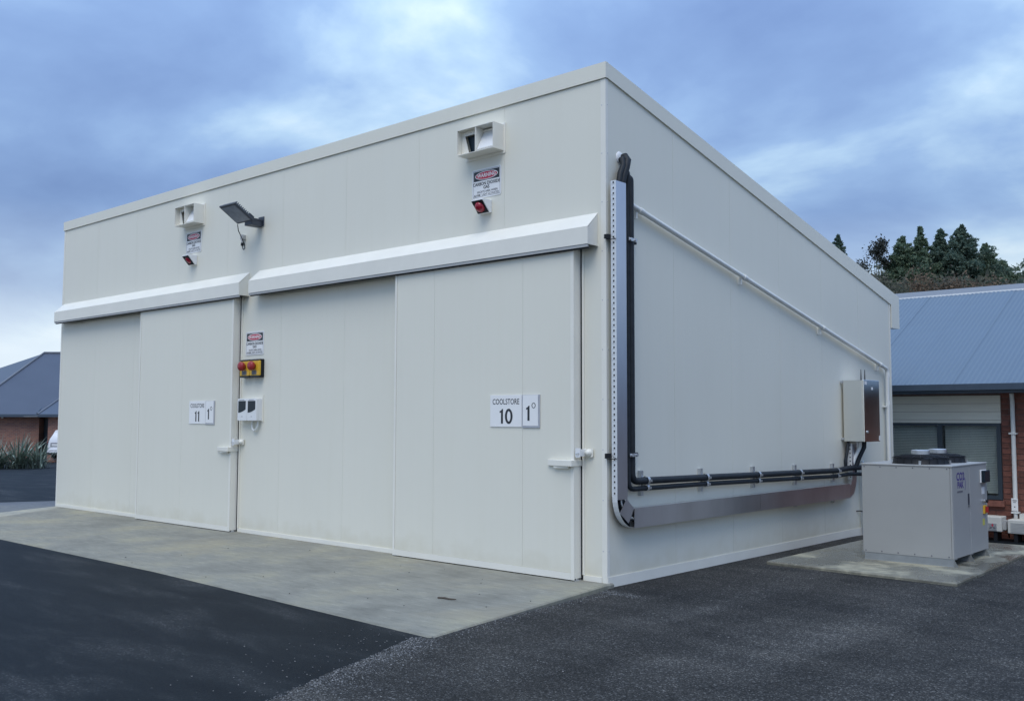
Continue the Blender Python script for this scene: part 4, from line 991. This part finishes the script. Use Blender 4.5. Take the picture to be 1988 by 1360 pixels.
def conifer(x, y, top, rmax, label, m, dens=1.0, lean=.45, start=.2, power=.95):
    t = thing('conifer_tree', label, 'tree', (x, y, -.6), group='trees behind the brick building'); h = top + .6
    MB().tube([(0, 0, 0), (.05, 0, h * .5), (0, .03, h * .97)], [.28, .16, .03], 8).build('trunk', BARK, t)
    pts = []; br = MB()
    nbr = int(30 * h * dens ** .5)
    prev = 0.0
    for k in range(nbr):
        u = (k + random.random()) / nbr
        z = h * (start + (0.99 - start) * u ** .8); f = 1 - z / h
        ln = rmax * min(f * 1.45, f ** power) + .04
        a = k * 2.4 + random.uniform(-.7, .7)
        lump = .85 + .40 * math.sin(a * 2 + z * 1.7 + x) * math.cos(z * 2.3 + y)
        l_ = ln * random.choice((random.uniform(.45, .8), random.uniform(.7, 1.0), random.uniform(.95, 1.3))) * lump
        rise = (lean + random.uniform(-.3, .35)) * min(1.0, .35 + 2.2 * f)
        d = np.array([math.cos(a), math.sin(a), rise]); o3 = np.array([0, 0, z - .15 * l_])
        br.tube([tuple(o3), tuple(o3 + d * l_)], [.03, .006], 4, cap=False)
        nn = int(max(18, 150 * l_) * (.5 + .4 * dens))
        s_ = rng.uniform(.15, 1.0, nn) ** .75
        sg = (.025 + .17 * min(l_, 1.5)) * (1 - .6 * s_[:, None])
        pp = o3 + s_[:, None] * d * l_ + rng.normal(0, 1, (nn, 3)) * np.array([1, 1, .75]) * sg
        pts.append(pp)
    br.build('branches', BARK, t, kind='stuff', fix=False)
    leaves(np.concatenate(pts), .088, m, 'crown', t)
def bushy(x, y, top, rx, label, m, n=3600, base=.25, sparse=False):
    t = thing('scrub_tree', label, 'tree', (x, y, -.6), group='trees behind the brick building'); h = top + .6
    br = MB(); pts = []
    br.tube([(0, 0, 0), (.1, .05, h * .35), (0, 0, h * .6)], [.2, .14, .08], 7)
    nb_ = 26 if sparse else 44
    for k in range(nb_):
        a = random.uniform(0, 2 * math.pi); s_ = random.uniform(base, 1.0)
        rr = rx * math.sqrt(max(.02, 1 - ((s_ - .55) / .52) ** 2)) * random.uniform(.35, 1.0)
        e = np.array([rr * math.cos(a), rr * math.sin(a), h * s_ * random.uniform(.93, 1.0)])
        st = np.array([0, 0, h * s_ * .55]); br.tube([tuple(st), tuple((st + e) / 2 + rng.normal(0, .15, 3)), tuple(e)], [.045, .03, .012], 4, cap=False)
        c_ = int(n * 2.4) // nb_
        sg = random.uniform(.22, .42) if not sparse else random.uniform(.14, .24)
        pts.append(e + rng.normal(0, sg, (c_, 3)) * np.array([1, 1, 1.15]))
        if not sparse:
            pts.append(st + (e - st) * rng.uniform(.3, 1, (c_ // 2, 1)) + rng.normal(0, .3, (c_ // 2, 3)))
    br.build('trunk', BARK, t, fix=False)
    leaves(np.concatenate(pts), .095 if not sparse else .085, m, 'crown', t)
conifer(-19.25, 49.81, 12.96, 3.6, 'narrow dark conifer just above the sloping coolstore roof edge', CONIF, .9, .6, .2, .9)
bushy(-18.45, 50.5, 11.8, 1.0, 'sparse dark tree with small leaf tufts beside the leftmost conifer', SPARSE, 2000, .35, True)
bushy(-17.6, 51.3, 12.4, 1.5, 'sparse dark tree with leaf tufts left of the broad larch', SPARSE, 3200, .35, True)
conifer(-16.35, 52.5, 12.9, 5.4, 'broad green larch left of the tallest larch', LARCH, 1.0, .5, .2, .85)
conifer(-15.50, 53.1, 13.5, 4.8, 'tall airy larch with open branches in the middle', LARCH, .6, .40, .2, .95)
conifer(-14.60, 54.0, 13.35, 4.8, 'dark pointed conifer right of the airy larch', CONIF, 1.1, .55, .2, .85)
conifer(-13.62, 54.8, 13.6, 5.6, 'tallest dark conifer with a broad crown', CONIF, 1.3, .55, .2, .85)
conifer(-12.60, 55.8, 12.45, 5.8, 'shorter green conifer right of the tallest conifer', LARCH, 1.2, .55, .2, .78)
conifer(-11.80, 56.5, 11.4, 4.6, 'small green conifer at the right end of the row', LARCH, 1.0, .55, .2, .78)
bushy(-10.95, 57.4, 10.9, 1.3, 'sparse dark tree with tufts at the far right', SPARSE, 2200, .4, True)
kinds = [('grey-brown scrub at the left end by the coolstore fascia', SCRUB), ('second scrub tree from the left, olive green', OLIVE), ('third scrub tree from the left, grey brown', SCRUB), ('fourth scrub tree from the left, olive green', OLIVE), ('fifth scrub tree from the left, russet', SCRUBR), ('sixth scrub tree from the left, grey brown', SCRUB), ('seventh scrub tree from the left, russet', SCRUBR), ('eighth scrub tree from the left, russet and bare', SCRUBR), ('ninth scrub tree from the left, grey brown', SCRUB), ('last scrub tree on the right, dark', SPARSE)]
for i, (lab, m_) in enumerate(kinds):
    s_ = i / 9; x = -17.6 + s_ * 8.6; y = 44.9 + s_ * 7.8
    bushy(x + random.uniform(-.3, .3), y + random.uniform(-.8, .8), 9.0 + random.uniform(-.5, .5) + (.6 if i in (1, 2, 3) else 0) - (1.0 if i == 9 else 0), 1.7, lab, m_, 3800, .3)
MB().add([(-26, 60, -1), (6, 92, -1), (6, 92, 6), (-26, 60, 6)], [(0, 1, 2, 3)])
hd = thing('tree_belt', 'dense dark tree belt seen through the gaps of the scrub', 'tree belt'); hd['kind'] = 'stuff'
pp = []
for i in range(26000):
    s_ = random.random(); pp.append((-21 + s_ * 14 + random.gauss(0, .5), 46.5 + s_ * 12 + random.gauss(0, .9), random.uniform(3.0, 9.3) + random.gauss(0, .4)))
leaves(pp, .22, OLIVE, 'foliage', hd)

# ------------------------------------------------------------ stones and litter
def stones(name, pts, smin, smax, m, label):
    mb = MB()
    for (x, y, z) in pts:
        s_ = random.uniform(smin, smax); k0 = len(mb.v)
        vs_ = []
        for (a, b, c) in ((1, 0, 0), (0, 1, 0), (-1, 0, 0), (0, -1, 0), (0, 0, .7), (0, 0, -.5)):
            j = random.uniform(.6, 1.15); vs_.append((x + a * s_ * j + random.uniform(-.25, .25) * s_, y + b * s_ * j + random.uniform(-.25, .25) * s_, z + c * s_ * j))
        mb.add(vs_, [(0, 1, 4), (1, 2, 4), (2, 3, 4), (3, 0, 4), (1, 0, 5), (2, 1, 5), (3, 2, 5), (0, 3, 5)])
    o = mb.build(name, m, fix=False); o['kind'] = 'stuff'; o['label'] = label; return o
pts = []
for i in range(2300):                      # along the seam
    y = -2.75 - abs(random.gauss(0, 1)) * 1.3
    x = chip_left(y) - .02 + abs(random.gauss(0, .16)); pts.append((x, y, gh(x, y) + .010))
for i in range(110):                       # scattered over the dark asphalt
    y = random.uniform(-4.6, -2.8); x = chip_left(y) - abs(random.gauss(0, .55)); pts.append((x, y, gh(x, y) + .004))
for i in range(700):                       # beside the slab edge and the wall corner
    y = random.uniform(-2.6, -.1); x = chip_left(y) + abs(random.gauss(0, .10)); pts.append((x, y, gh(x, y) + .012))
for i in range(330):
    s_ = random.random(); x = .10 + .42 * s_ + random.gauss(0, .03); y = -.20 - .02 * s_ + random.gauss(0, .045); pts.append((x, y, gh(x, y) + .014))
for i in range(700):
    x = random.uniform(.1, 4); y = random.uniform(-5, 2); pts.append((x, y, gh(x, y) + .012))
STONE = leaf_mat('gravel_stone', (.05, .055, .06), (.10, .105, .11), (.27, .27, .26), 0)
stones('loose_gravel', pts, .0025, .0075, STONE, 'loose grey gravel along the seam and the slab edge')
pts = []
for i in range(26):
    x = random.uniform(-5, .1); y = random.uniform(-2.4, -.4); pts.append((x, y, .055))
stones('leaf_litter', pts, .004, .010, mat('litter', (.03, .028, .022), .9, var=.3), 'dark scraps of leaf litter on the concrete apron')
o = MB().tube([(-.62, -1.62, .058), (-.56, -1.60, .060), (-.50, -1.60, .058), (-.44, -1.575, .060)], [.008, .010, .009, .004], 6).build('twig', BARK)
tag(o, 'short brown twig lying on the concrete apron', 'twig')
